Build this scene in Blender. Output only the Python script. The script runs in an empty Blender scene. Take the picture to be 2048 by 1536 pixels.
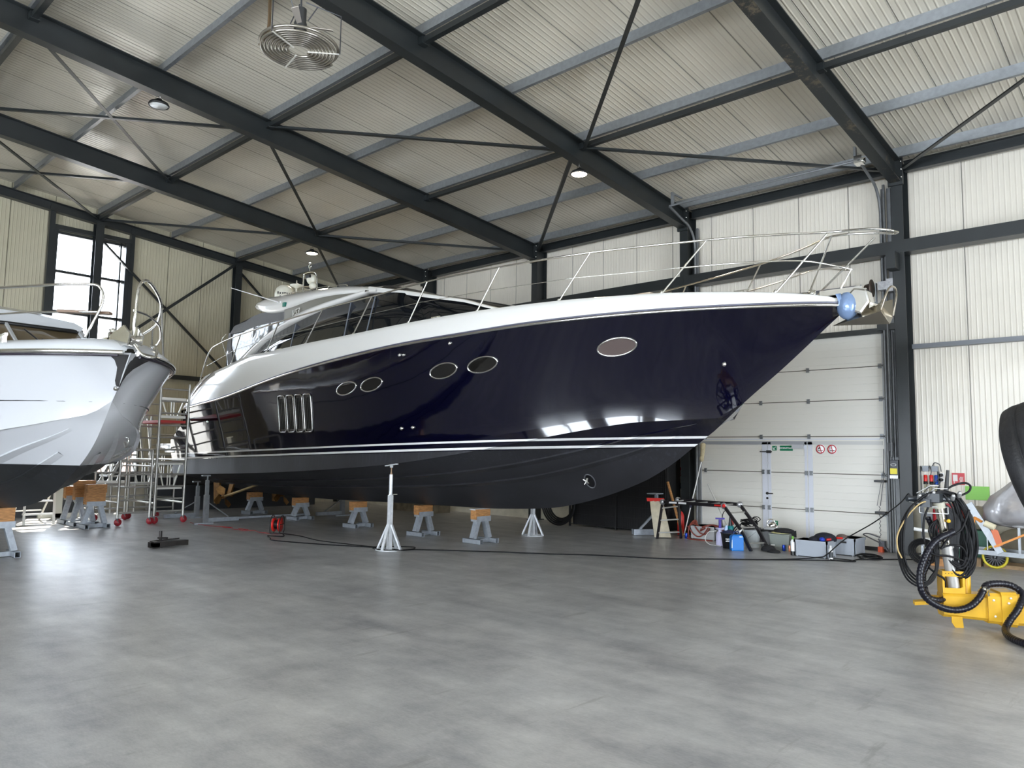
import bpy, bmesh, math, random
from mathutils import Vector, Matrix
random.seed(7)
SC = bpy.context.scene
COL = SC.collection

# ------------------------------------------------------------------ camera
def make_camera():
    dY = Vector((-615-1024, 883-768, 1500)).normalized()
    dZ = Vector((1265-1024, -15250-768, 1500)).normalized()
    dZ = (dZ - dY*dZ.dot(dY)).normalized()
    dX = dY.cross(dZ)
    def w(v): return Vector((dX.dot(v), dY.dot(v), dZ.dot(v)))
    r, u, b = w(Vector((1,0,0))), w(Vector((0,-1,0))), w(Vector((0,0,-1)))
    m = Matrix(((r.x,u.x,b.x,0),(r.y,u.y,b.y,0),(r.z,u.z,b.z,1.7),(0,0,0,1)))
    cd = bpy.data.cameras.new('camera'); cd.sensor_width = 36; cd.lens = 1500/2048*36
    cd.clip_start = .05; cd.clip_end = 300
    co = bpy.data.objects.new('camera', cd); co.matrix_world = m; COL.objects.link(co)
    SC.camera = co
make_camera()

# ------------------------------------------------------------------ world, sun, daylight
wd = bpy.data.worlds.new('world'); SC.world = wd; wd.use_nodes = True
bg = wd.node_tree.nodes['Background']; bg.inputs[0].default_value = (.80,.89,1,1); bg.inputs[1].default_value = 15.0
def light(name, kind, loc, energy, color=(1,1,1), size=None, target=None, **kw):
    ld = bpy.data.lights.new(name, kind); ld.energy = energy; ld.color = color
    if size:
        ld.shape = 'RECTANGLE'; ld.size, ld.size_y = size
    for k, v in kw.items(): setattr(ld, k, v)
    o = bpy.data.objects.new(name, ld); o.location = loc; COL.objects.link(o)
    if target is not None:
        d = Vector(target)-Vector(loc); o.rotation_euler = d.to_track_quat('-Z','Y').to_euler()
    return o
light('sun', 'SUN', (0,30,30), 24, (1,.93,.8), target=(-2.2,25,22.2), angle=.009)
# daylight that comes in through the open doors of the left side wall and the near end, behind the camera
for yc in (-5.5, 1.5, 8.5):
    light('daylight_side_door', 'AREA', (-13.7, yc, 2.6), 900, (.86,.93,1), (5.0,5.4), target=(0,yc,3.0))
light('daylight_end_door', 'AREA', (6.0, -8.7, 2.6), 600, (.88,.94,1), (6.0,5.0), target=(7.0,0,2.6))
SC.view_settings.view_transform = 'Standard'
SC.view_settings.look = 'None'
SC.view_settings.gamma = 1
SC.view_settings.use_curve_mapping = False
SC.view_settings.exposure = -0.10

# ------------------------------------------------------------------ materials
MATS = {}
def mat(name, col, rough=.5, metal=0, noise=0, nscale=8, bump=0, bscale=60, coat=0, alpha=None, emit=0, ecol=None, trans=0, spec=None, stretch=None, dirt=None):
    if name in MATS: return MATS[name]
    m = bpy.data.materials.new(name); m.use_nodes = True; nt = m.node_tree
    b = nt.nodes['Principled BSDF']
    b.inputs['Base Color'].default_value = (*col,1); b.inputs['Roughness'].default_value = rough
    b.inputs['Metallic'].default_value = metal; b.inputs['Coat Weight'].default_value = coat; b.inputs['Coat Roughness'].default_value = .03
    if spec is not None: b.inputs['Specular IOR Level'].default_value = spec
    if trans: b.inputs['Transmission Weight'].default_value = trans
    if alpha is not None: b.inputs['Alpha'].default_value = alpha
    if emit:
        b.inputs['Emission Color'].default_value = (*(ecol or col),1); b.inputs['Emission Strength'].default_value = emit
    if noise or bump:
        g = nt.nodes.new('ShaderNodeNewGeometry'); src = g.outputs['Position']
        if stretch:
            mp = nt.nodes.new('ShaderNodeMapping'); mp.inputs['Scale'].default_value = stretch
            nt.links.new(src, mp.inputs['Vector']); src = mp.outputs[0]
    if noise:
        n = nt.nodes.new('ShaderNodeTexNoise'); n.inputs['Scale'].default_value = nscale; n.inputs['Detail'].default_value = 5
        nt.links.new(src, n.inputs['Vector'])
        mr = nt.nodes.new('ShaderNodeMapRange'); mr.inputs[1].default_value=.3; mr.inputs[2].default_value=.7
        mr.inputs[3].default_value = 1-noise; mr.inputs[4].default_value = 1+noise
        nt.links.new(n.outputs['Fac'], mr.inputs[0])
        mx = nt.nodes.new('ShaderNodeMix'); mx.data_type='RGBA'; mx.blend_type='MULTIPLY'; mx.inputs[0].default_value = 1
        mx.inputs[6].default_value = (*col,1); nt.links.new(mr.outputs[0], mx.inputs[7]); nt.links.new(mx.outputs[2], b.inputs['Base Color'])
    if bump:
        n2 = nt.nodes.new('ShaderNodeTexNoise'); n2.inputs['Scale'].default_value = bscale; n2.inputs['Detail'].default_value = 3
        nt.links.new(src, n2.inputs['Vector'])
        bp = nt.nodes.new('ShaderNodeBump'); bp.inputs['Strength'].default_value = bump; bp.inputs['Distance'].default_value = .02
        nt.links.new(n2.outputs['Fac'], bp.inputs['Height']); nt.links.new(bp.outputs[0], b.inputs['Normal'])
    MATS[name] = m; return m

def N(nt, t, **kw):
    n = nt.nodes.new(t)
    for k, v in kw.items():
        if k.startswith('i'): n.inputs[int(k[1:])].default_value = v
        else: setattr(n, k, v)
    return n
def math_(nt, op, a, b=None, c=None):
    n = nt.nodes.new('ShaderNodeMath'); n.operation = op
    for i, x in enumerate((a,b,c)):
        if x is None: continue
        if isinstance(x, (int,float)): n.inputs[i].default_value = x
        else: nt.links.new(x, n.inputs[i])
    return n.outputs[0]

def ribbed(name, col, axis, pitch=.1, joint=1.0, off=0, depth=.004, rough=.35, spec=.5, coat=0):
    """painted sandwich panel: fine ribs running across 'axis' plus a dark joint every panel"""
    m = bpy.data.materials.new(name); m.use_nodes = True; nt = m.node_tree; b = nt.nodes['Principled BSDF']
    g = N(nt,'ShaderNodeNewGeometry'); sx = N(nt,'ShaderNodeSeparateXYZ'); nt.links.new(g.outputs['Position'], sx.inputs[0])
    p = sx.outputs['XYZ'.index(axis)]
    p = math_(nt,'ADD',p,100+off)
    t = math_(nt,'DIVIDE',math_(nt,'MODULO',p,pitch),pitch)
    tri = math_(nt,'ABSOLUTE',math_(nt,'SUBTRACT',t,.5))
    rib = N(nt,'ShaderNodeMapRange',i1=.30,i2=.46,i3=0.,i4=1.); nt.links.new(tri, rib.inputs[0])
    jt = math_(nt,'ABSOLUTE',math_(nt,'SUBTRACT',math_(nt,'MODULO',p,joint),joint/2))
    jm = N(nt,'ShaderNodeMapRange',i1=joint/2-.012,i2=joint/2-.004,i3=0.,i4=1.); nt.links.new(jt, jm.inputs[0])
    hgt = math_(nt,'SUBTRACT',rib.outputs[0],math_(nt,'MULTIPLY',jm.outputs[0],3.))
    bp = N(nt,'ShaderNodeBump'); bp.inputs['Strength'].default_value=.8; bp.inputs['Distance'].default_value=depth
    nt.links.new(hgt, bp.inputs['Height'])
    # gentle oil-canning
    n0 = N(nt,'ShaderNodeTexNoise'); n0.inputs['Scale'].default_value=1.1; n0.inputs['Detail'].default_value=1
    nt.links.new(g.outputs['Position'], n0.inputs['Vector'])
    bp2 = N(nt,'ShaderNodeBump'); bp2.inputs['Strength'].default_value=.5; bp2.inputs['Distance'].default_value=.05
    nt.links.new(n0.outputs['Fac'], bp2.inputs['Height']); nt.links.new(bp2.outputs[0], bp.inputs['Normal'])
    nt.links.new(bp.outputs[0], b.inputs['Normal'])
    mx = N(nt,'ShaderNodeMix',data_type='RGBA'); mx.inputs[6].default_value=(*col,1); mx.inputs[7].default_value=(col[0]*.35,col[1]*.35,col[2]*.35,1)
    nt.links.new(math_(nt,'MULTIPLY',jm.outputs[0],.85), mx.inputs[0])
    n1 = N(nt,'ShaderNodeTexNoise'); n1.inputs['Scale'].default_value=.9; n1.inputs['Detail'].default_value=4; nt.links.new(g.outputs['Position'], n1.inputs['Vector'])
    mr = N(nt,'ShaderNodeMapRange',i1=.3,i2=.7,i3=.94,i4=1.05); nt.links.new(n1.outputs['Fac'], mr.inputs[0])
    mm = N(nt,'ShaderNodeMix',data_type='RGBA',blend_type='MULTIPLY'); mm.inputs[0].default_value=1
    nt.links.new(mx.outputs[2], mm.inputs[6]); nt.links.new(mr.outputs[0], mm.inputs[7]); nt.links.new(mm.outputs[2], b.inputs['Base Color'])
    b.inputs['Roughness'].default_value=rough; b.inputs['Specular IOR Level'].default_value=spec
    return m

def concrete():
    m = bpy.data.materials.new('polished_concrete'); m.use_nodes = True; nt = m.node_tree; b = nt.nodes['Principled BSDF']
    g = N(nt,'ShaderNodeNewGeometry')
    def noise(s, d=6, rot=0, sc=(1,1,1)):
        mp = N(nt,'ShaderNodeMapping'); mp.inputs['Rotation'].default_value=(0,0,rot); mp.inputs['Scale'].default_value=sc
        nt.links.new(g.outputs['Position'], mp.inputs[0])
        n = N(nt,'ShaderNodeTexNoise'); n.inputs['Scale'].default_value=s; n.inputs['Detail'].default_value=d; n.inputs['Roughness'].default_value=.68
        nt.links.new(mp.outputs[0], n.inputs['Vector']); return n.outputs['Fac']
    a = noise(.5,10); c = noise(2.2,14); e = noise(1.1,14,.75,(2.6,.55,1)); f_ = noise(30,6,.7,(2.5,.8,1)); sc2 = noise(3.,8,-.5,(5,.6,1))
    s = math_(nt,'ADD',math_(nt,'MULTIPLY',a,.25),math_(nt,'MULTIPLY',c,.30)); s = math_(nt,'ADD',s,math_(nt,'MULTIPLY',e,.30)); s = math_(nt,'ADD',s,math_(nt,'MULTIPLY',f_,.15))
    cr = N(nt,'ShaderNodeValToRGB'); nt.links.new(s, cr.inputs[0])
    cr.color_ramp.elements[0].position=.39; cr.color_ramp.elements[0].color=(.21,.21,.222,1)
    cr.color_ramp.elements[1].position=.61; cr.color_ramp.elements[1].color=(.55,.545,.535,1)
    # sparse white scuffs and dark tyre marks
    w = N(nt,'ShaderNodeMapRange',i1=.60,i2=.68,i3=0.,i4=.22); nt.links.new(sc2, w.inputs[0])
    mx = N(nt,'ShaderNodeMix',data_type='RGBA'); mx.inputs[7].default_value=(.55,.55,.55,1)
    nt.links.new(w.outputs[0], mx.inputs[0]); nt.links.new(cr.outputs[0], mx.inputs[6])
    dk = noise(2.4,6,.9,(.35,2.4,1)); dm = N(nt,'ShaderNodeMapRange',i1=.60,i2=.68,i3=0.,i4=.34); nt.links.new(dk, dm.inputs[0])
    mx2 = N(nt,'ShaderNodeMix',data_type='RGBA'); mx2.inputs[7].default_value=(.13,.12,.105,1)
    nt.links.new(dm.outputs[0], mx2.inputs[0]); nt.links.new(mx.outputs[2], mx2.inputs[6])
    nt.links.new(mx2.outputs[2], b.inputs['Base Color'])
    rr = N(nt,'ShaderNodeMapRange',i1=.3,i2=.7,i3=.30,i4=.37); nt.links.new(a, rr.inputs[0]); nt.links.new(rr.outputs[0], b.inputs['Roughness'])
    b.inputs['Specular IOR Level'].default_value=.5
    bp = N(nt,'ShaderNodeBump'); bp.inputs['Strength'].default_value=.22; bp.inputs['Distance'].default_value=.006
    bn = noise(14,6,0.3,(1,1.6,1)); nt.links.new(bn, bp.inputs['Height']); nt.links.new(bp.outputs[0], b.inputs['Normal'])
    return m

ANTH = mat('anthracite_paint',(.015,.018,.019),.38,noise=.15,nscale=3)
GALV = mat('galvanised_steel',(.27,.285,.30),.38,.6,noise=.10,nscale=14)
GALVD = mat('dull_galvanised',(.34,.37,.41),.5,.35,noise=.12,nscale=18)
CHROME = mat('polished_stainless',(.78,.77,.74),.12,1)
ALU = mat('aluminium',(.42,.41,.38),.35,.7,noise=.1)
WHITEG = mat('white_gelcoat',(.80,.80,.785),.16,coat=.4)
BLACKP = mat('black_plastic',(.012,.012,.013),.4)
RUBBER = mat('black_rubber',(.005,.005,.006),.55,spec=.25)
TIMBER = mat('oak_timber',(.42,.20,.07),.6,noise=.3,nscale=6,stretch=(2,2,9),bump=.2)
RED = mat('red_plastic',(.62,.02,.015),.35)
WHITE = mat('white_paint',(.8,.8,.79),.45)
GREY = mat('grey_plastic',(.33,.35,.38),.45)

# ------------------------------------------------------------------ mesh builder
class MB:
    def __init__(s): s.v=[]; s.f=[]; s.m=[]; s.s=[]
    def add(s, vs, fs, mi=0, sm=False):
        o=len(s.v); s.v += [tuple(v) for v in vs]
        for f in fs: s.f.append([i+o for i in f]); s.m.append(mi); s.s.append(sm)
        return s
    def box(s, a, b, mi=0):
        x0,y0,z0=a; x1,y1,z1=b
        x0,x1=min(x0,x1),max(x0,x1); y0,y1=min(y0,y1),max(y0,y1); z0,z1=min(z0,z1),max(z0,z1)
        return s.add([(x0,y0,z0),(x1,y0,z0),(x1,y1,z0),(x0,y1,z0),(x0,y0,z1),(x1,y0,z1),(x1,y1,z1),(x0,y1,z1)],
            [(0,3,2,1),(4,5,6,7),(0,1,5,4),(1,2,6,5),(2,3,7,6),(3,0,4,7)],mi)
    def cbox(s, c, d, mi=0): return s.box([c[i]-d[i]/2 for i in range(3)],[c[i]+d[i]/2 for i in range(3)],mi)
    def frame(s, p0, p1, up=(0,0,1)):
        p0,p1=Vector(p0),Vector(p1); d=(p1-p0).normalized(); up=Vector(up)
        if abs(d.dot(up))>.98: up=Vector((1,0,0)) if abs(d.x)<.9 else Vector((0,1,0))
        x=d.cross(up).normalized(); y=x.cross(d).normalized(); return p0,p1,d,x,y
    def bar(s, p0, p1, w, h=None, up=(0,0,1), mi=0):
        h=h or w; p0,p1,d,x,y=s.frame(p0,p1,up)
        c=[(-1,-1),(1,-1),(1,1),(-1,1)]
        vs=[p+x*(a*w/2)+y*(b*h/2) for p in (p0,p1) for a,b in c]
        return s.add(vs,[(0,1,2,3),(7,6,5,4),(0,4,5,1),(1,5,6,2),(2,6,7,3),(3,7,4,0)],mi)
    def profile(s, p0, p1, poly, up=(0,0,1), mi=0):
        """extrude a closed profile polygon (x,y pairs) from p0 to p1"""
        p0,p1,d,x,y=s.frame(p0,p1,up); n=len(poly)
        vs=[p+x*a+y*b for p in (p0,p1) for a,b in poly]
        fs=[(i,i+n,(i+1)%n+n,(i+1)%n) for i in range(n)]+[list(range(n)),[2*n-1-i for i in range(n)]]
        return s.add(vs,fs,mi)
    def ibeam(s, p0, p1, w, h, tf=.012, tw=.008, up=(0,0,1), mi=0):
        a,b=w/2,h/2; t=tw/2
        poly=[(-a,-b),(a,-b),(a,-b+tf),(t,-b+tf),(t,b-tf),(a,b-tf),(a,b),(-a,b),(-a,b-tf),(-t,b-tf),(-t,-b+tf),(-a,-b+tf)]
        return s.profile(p0,p1,poly,up,mi)
    def tube(s, pts, r, n=8, mi=0, closed=False, cap=True, rads=None):
        pts=[Vector(p) for p in pts]; k=len(pts); rings=[]
        t0=None; x=None
        for i,p in enumerate(pts):
            if closed: d=(pts[(i+1)%k]-pts[i-1]).normalized()
            elif i==0: d=(pts[1]-p).normalized()
            elif i==k-1: d=(p-pts[i-1]).normalized()
            else: d=((pts[i+1]-p).normalized()+(p-pts[i-1]).normalized()).normalized()
            if x is None:
                u=Vector((0,0,1)) if abs(d.z)<.9 else Vector((1,0,0)); x=d.cross(u).normalized()
            else:
                x=(x-d*x.dot(d))
                x=x.normalized() if x.length>1e-6 else d.cross(Vector((0,0,1))).normalized()
            y=d.cross(x); rr=rads[i] if rads else r
            rings.append([p+x*(rr*math.cos(2*math.pi*j/n))+y*(rr*math.sin(2*math.pi*j/n)) for j in range(n)])
        vs=[v for q in rings for v in q]; fs=[]
        for i in range(k if closed else k-1):
            a=i*n; b=((i+1)%k)*n
            for j in range(n): fs.append((a+j,b+j,b+(j+1)%n,a+(j+1)%n))
        s.add(vs,fs,mi,True)
        if cap and not closed:
            s.add(rings[0],[list(range(n))],mi); s.add(rings[-1],[list(range(n))[::-1]],mi)
        return s
    def lathe(s, prof, c=(0,0,0), axis=(0,0,1), n=20, mi=0, sm=True):
        """prof: list of (r, t) along axis"""
        c=Vector(c); d=Vector(axis).normalized(); u=Vector((0,0,1)) if abs(d.z)<.9 else Vector((1,0,0))
        x=d.cross(u).normalized(); y=d.cross(x)
        vs=[c+d*t+x*(r*math.cos(2*math.pi*j/n))+y*(r*math.sin(2*math.pi*j/n)) for r,t in prof for j in range(n)]
        fs=[(i*n+j,i*n+(j+1)%n,(i+1)*n+(j+1)%n,(i+1)*n+j) for i in range(len(prof)-1) for j in range(n)]
        return s.add(vs,fs,mi,sm)
    def prism(s, poly, off, mi=0):
        """poly: 3d points, off: extrusion vector"""
        poly=[Vector(p) for p in poly]; off=Vector(off); n=len(poly)
        vs=poly+[p+off for p in poly]
        return s.add(vs,[list(range(n))[::-1],list(range(n,2*n))]+[(i,(i+1)%n,(i+1)%n+n,i+n) for i in range(n)],mi)
    def loft(s, rows, mi=0, sm=True, closed=False):
        n=len(rows[0]); vs=[p for r in rows for p in r]; m=n if closed else n-1
        fs=[(i*n+j,i*n+(j+1)%n,(i+1)*n+(j+1)%n,(i+1)*n+j) for i in range(len(rows)-1) for j in range(m)]
        return s.add(vs,fs,mi,sm)
    def sphere(s, c, r, n=14, mi=0, z0=-1., z1=1.):
        if not isinstance(r,(tuple,list)): r=(r,r,r)
        k=8; vs=[];
        a0=math.asin(z0); a1=math.asin(z1)
        for i in range(k+1):
            a=a0+(a1-a0)*i/k
            for j in range(n):
                t=2*math.pi*j/n; vs.append((c[0]+r[0]*math.cos(a)*math.cos(t),c[1]+r[1]*math.cos(a)*math.sin(t),c[2]+r[2]*math.sin(a)))
        return s.add(vs,[(i*n+j,i*n+(j+1)%n,(i+1)*n+(j+1)%n,(i+1)*n+j) for i in range(k) for j in range(n)],mi,True)
    def build(s, name, mats, parent=None, bevel=0):
        me=bpy.data.meshes.new(name); me.from_pydata([tuple(v) for v in s.v],[],s.f)
        if not isinstance(mats,(list,tuple)): mats=[mats]
        for m in mats: me.materials.append(m)
        for p,mi,sm in zip(me.polygons,s.m,s.s): p.material_index=mi; p.use_smooth=sm
        bm=bmesh.new(); bm.from_mesh(me); bmesh.ops.recalc_face_normals(bm,faces=bm.faces)
        if bevel: 
            bmesh.ops.remove_doubles(bm,verts=bm.verts,dist=1e-5)
            bmesh.ops.bevel(bm,geom=[e for e in bm.edges if e.calc_face_angle(0)>.6],offset=bevel,segments=2,affect='EDGES',profile=.6)
        bm.to_mesh(me); bm.free()
        o=bpy.data.objects.new(name,me); COL.objects.link(o)
        if parent:
            q=parent; off=Vector((0,0,0))
            while q: off=off+q.location; q=q.parent
            me.transform(Matrix.Translation(-off)); o.parent=parent
        else:
            xs=[v.co for v in me.vertices]
            c=Vector(((min(v.x for v in xs)+max(v.x for v in xs))/2,(min(v.y for v in xs)+max(v.y for v in xs))/2,min(v.z for v in xs)))
            me.transform(Matrix.Translation(-c)); o.location=c
        return o
def tag(o, label=None, cat=None, group=None, kind=None):
    if label: o['label']=label
    if cat: o['category']=cat
    if group: o['group']=group
    if kind: o['kind']=kind
    return o
def thing(name, label, cat, loc, group=None, rz=0):
    o=bpy.data.objects.new(name,None); o.empty_display_size=.1; o.location=loc; o.rotation_euler=(0,0,rz); COL.objects.link(o)
    return tag(o,label,cat,group)
def struct(name, mb, mats): return tag(mb.build(name,mats),kind='structure')
def dup(root, loc=None, rz=None, label=None, group=None):
    def cp(o, par):
        c=o.copy(); COL.objects.link(c)
        if par: c.parent=par
        for ch in o.children: cp(ch,c)
        return c
    r=cp(root,None)
    if loc is not None: r.location=loc
    if rz is not None: r.rotation_euler=(0,0,rz)
    if label: r['label']=label
    if group: r['group']=group
    return r
def text(name, s, size, m, parent, origin, xdir, ydir, extrude=.001, shear=0, align='CENTER', bold=0):
    cu=bpy.data.curves.new(name,'FONT'); cu.body=s; cu.size=size; cu.align_x=align; cu.align_y='CENTER'; cu.extrude=extrude; cu.shear=shear; cu.offset=bold
    tmp=bpy.data.objects.new(name,cu); COL.objects.link(tmp)
    bpy.context.view_layer.update()
    me=bpy.data.meshes.new_from_object(tmp.evaluated_get(bpy.context.evaluated_depsgraph_get()))
    bpy.data.objects.remove(tmp)
    x=Vector(xdir).normalized(); y=Vector(ydir).normalized(); z=x.cross(y)
    M=Matrix(((x.x,y.x,z.x,origin[0]),(x.y,y.y,z.y,origin[1]),(x.z,y.z,z.z,origin[2]),(0,0,0,1)))
    me.transform(M)
    q=parent; off=Vector((0,0,0))
    while q: off=off+q.location; q=q.parent
    me.transform(Matrix.Translation(-off))
    me.materials.clear(); me.materials.append(m)
    o=bpy.data.objects.new(name,me); COL.objects.link(o); o.parent=parent
    return o
def arc(c, r, a0, a1, n, u, v):
    c,u,v=Vector(c),Vector(u),Vector(v)
    return [c+u*(r*math.cos(a0+(a1-a0)*i/n))+v*(r*math.sin(a0+(a1-a0)*i/n)) for i in range(n+1)]
def smooth(pts, n=6):
    """Catmull-Rom through 3d points"""
    P=[Vector(p) for p in pts]; P=[P[0]*2-P[1]]+P+[P[-1]*2-P[-2]]; out=[]
    for i in range(1,len(P)-2):
        a,b,c,d=P[i-1:i+3]
        for k in range(n):
            t=k/n; out.append(.5*((2*b)+(c-a)*t+(2*a-5*b+4*c-d)*t*t+(3*b-a-3*c+d)*t**3))
    out.append(P[-2]); return out
# ================================================================== the hall
FR = [-0.49, 3.99, 8.47, 12.96, 17.44, 21.90]          # frame positions along the long wall
XW = 15.32                                            # inner face of the long wall panels
def zroof(x): return 8.655-.0915*max(x,0) if x>=0 else 8.655+.0915*x   # top of the rafters
RB = lambda x: zroof(x)-.42
M_ROOF = ribbed('roof_sandwich_panel',(.62,.575,.48),'Y',.1,1.0,.15,.008,.24)
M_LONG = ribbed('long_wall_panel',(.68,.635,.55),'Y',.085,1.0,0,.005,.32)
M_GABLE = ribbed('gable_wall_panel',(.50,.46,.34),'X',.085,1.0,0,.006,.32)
fl=MB(); fl.box((-14,-9.2,-.2),(15.6,22.3,0)); struct('floor',fl,concrete())
# roof sheets: right and left slope
c=MB()
for x0,x1 in ((0,15.6),(-14.2,0)):
    c.add([(x0,-9.3,zroof(x0)+.2),(x1,-9.3,zroof(x1)+.2),(x1,22.3,zroof(x1)+.2),(x0,22.3,zroof(x0)+.2),
           (x0,-9.3,zroof(x0)+.32),(x1,-9.3,zroof(x1)+.32),(x1,22.3,zroof(x1)+.32),(x0,22.3,zroof(x0)+.32)],
          [(0,1,2,3),(4,5,6,7),(0,1,5,4),(2,3,7,6),(0,3,7,4),(1,2,6,5)])
struct('ceiling',c,M_ROOF)
PLINTH=mat('concrete_plinth',(.50,.47,.38),.8,noise=.12,nscale=5,bump=.2)
# long wall (right) with the door opening
DY0,DY1,DZ=4.40,8.22,4.12
w=MB(); w.box((XW,-9.3,.9),(XW+.12,DY0-.12,7.7)); w.box((XW,DY1+.05,.9),(XW+.12,22.2,7.7)); w.box((XW,DY0-.12,DZ),(XW+.12,DY1+.05,7.7))
w.box((XW-.04,-9.3,0),(XW+.14,DY0-.12,.92),1); w.box((XW-.04,DY1+.05,0),(XW+.14,22.2,.92),1)
struct('wall_right',w,[M_LONG,PLINTH])
# gable wall (far) with tall glazing
GX0,GX1,GZ0,GZ1=5.98,7.88,1.0,7.38
def gz(x): return zroof(x)+.2
g=MB()
def gp(x0,x1,z0,z1a,z1b,mi=0):
    g.prism([(x0,22.0,z0),(x1,22.0,z0),(x1,22.0,z1b),(x0,22.0,z1a)],(0,.12,0),mi)
gp(-14,0,.9,gz(-14),gz(0)); gp(0,GX0,.9,gz(0),gz(GX0)); gp(GX1,8.45,2.15,gz(GX1),gz(8.45)); gp(8.45,15.4,.9,gz(8.45),gz(15.4)); gp(GX0,GX1,GZ1,gz(GX0),gz(GX1))
gp(-14,15.4,0,.9,.9,1); gp(GX1,8.45,.9,1.0,1.0,1)
gp(GX0,GX1,.9,1.0,1.0,1)
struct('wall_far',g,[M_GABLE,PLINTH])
# left side wall with three open doorways, near end wall with one
l=MB()
for a,b in ((-9.3,-8),(-3,-1),(4,6),(11,22)): l.box((-14.1,a,0),(-14,b,5.3))
l.box((-14.1,-9.3,5.3),(-14,22,7.6)); struct('wall_left',l,M_LONG)
l=MB()
for a,b,z0 in ((-14,3,0),(9,15.4,0),(3,9,5.1)): l.prism([(a,-9.2,z0),(b,-9.2,z0),(b,-9.2,gz(b)),(a,-9.2,gz(a))],(0,-.1,0))
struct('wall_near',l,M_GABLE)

# gable glazing
GLASS=mat('window_glass',(1,1,1),.0,alpha=.08)
wn=MB()
for x in (GX0,GX1-.09): wn.box((x-.02,21.86,GZ0),(x+.09,22.1,GZ1+.02))
for z in (1.0,2.08,3.14,4.2,5.23,6.3,7.33): wn.box((GX0,21.9,z-.03),(GX1,22.06,z+.04))
wn.box((GX1-.25,21.9,GZ0),(GX1-.21,22.04,GZ1))
W=struct('window_1',wn,ANTH)
gl=MB(); gl.box((GX0,22.02,GZ0),(GX1,22.03,GZ1)); gl.build('pane',GLASS,W)
wn=MB(); wn.box((7.9,21.9,1.0),(7.97,22.1,2.15)); wn.box((8.38,21.9,1.0),(8.46,22.1,2.15)); wn.box((7.9,21.9,2.08),(8.46,22.1,2.16)); wn.box((7.9,21.9,.98),(8.46,22.1,1.05))
W=struct('window_2',wn,ANTH); gl=MB(); gl.box((7.95,22.02,1.04),(8.4,22.03,2.1)); gl.build('pane',GLASS,W)
# brickwork seen outside through the low panes, and the yard
yard=MB(); yard.box((-20,22.4,-.25),(30,60,-.15)); struct('trim_1',yard,mat('yard_paving',(.35,.33,.3),.9,noise=.2))
brick=MB(); brick.box((9.3,30,-.15),(14.5,30.3,3.0)); tag(brick.build('garden_wall',mat('red_brick',(.40,.27,.23),.9,noise=.4,nscale=7)),'red brick wall outside, seen through the low end window','wall')
# dark sill band and frames on the gable wall
t=MB(); t.box((3.0,21.86,.78),(9.0,21.99,.98)); struct('trim_2',t,ANTH)
t=MB(); t.box((GX0-.55+.42,21.84,0),(GX0+.0,21.99,8.05)); struct('trim_3',t,ANTH)
t=MB(); t.box((GX1,21.84,2.1),(GX1+.1,21.99,7.85)); struct('trim_4',t,ANTH)
t=MB(); t.box((GX0,21.82,7.40),(GX1,21.99,7.52)); struct('trim_5',t,ANTH)
t=MB(); t.box((GX1+.1,21.86,3.72),(15.0,21.98,3.84)); struct('trim_6',t,ANTH)

# rafters and columns
def stained():
    m=ANTH.copy(); m.name='stained_anthracite'; nt=m.node_tree; b=nt.nodes['Principled BSDF']; g=N(nt,'ShaderNodeNewGeometry')
    n=N(nt,'ShaderNodeTexNoise'); n.inputs['Scale'].default_value=9; n.inputs['Detail'].default_value=10; n.inputs['Roughness'].default_value=.8; nt.links.new(g.outputs['Position'],n.inputs['Vector'])
    n2=N(nt,'ShaderNodeTexNoise'); n2.inputs['Scale'].default_value=1.4; nt.links.new(g.outputs['Position'],n2.inputs['Vector'])
    s=math_(nt,'ADD',n.outputs['Fac'],math_(nt,'MULTIPLY',n2.outputs['Fac'],.6)); r=N(nt,'ShaderNodeMapRange',i1=.88,i2=.96,i3=0.,i4=.6); nt.links.new(s,r.inputs[0])
    mx=N(nt,'ShaderNodeMix',data_type='RGBA'); mx.inputs[6].default_value=(.015,.018,.019,1); mx.inputs[7].default_value=(.16,.125,.08,1); nt.links.new(r.outputs[0],mx.inputs[0]); nt.links.new(mx.outputs[2],b.inputs['Base Color']); return m
STAIN=stained()
ordn=['nearest','second','third','fourth','fifth']
cl={1:'black steel column right of the tall sectional door, wall sockets beside it',2:'black steel column left of the sectional door, behind the folded ladder',3:'black steel wall column with its foot behind the far galvanised stand',4:'black steel wall column just above the windscreen of the blue yacht'}
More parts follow.
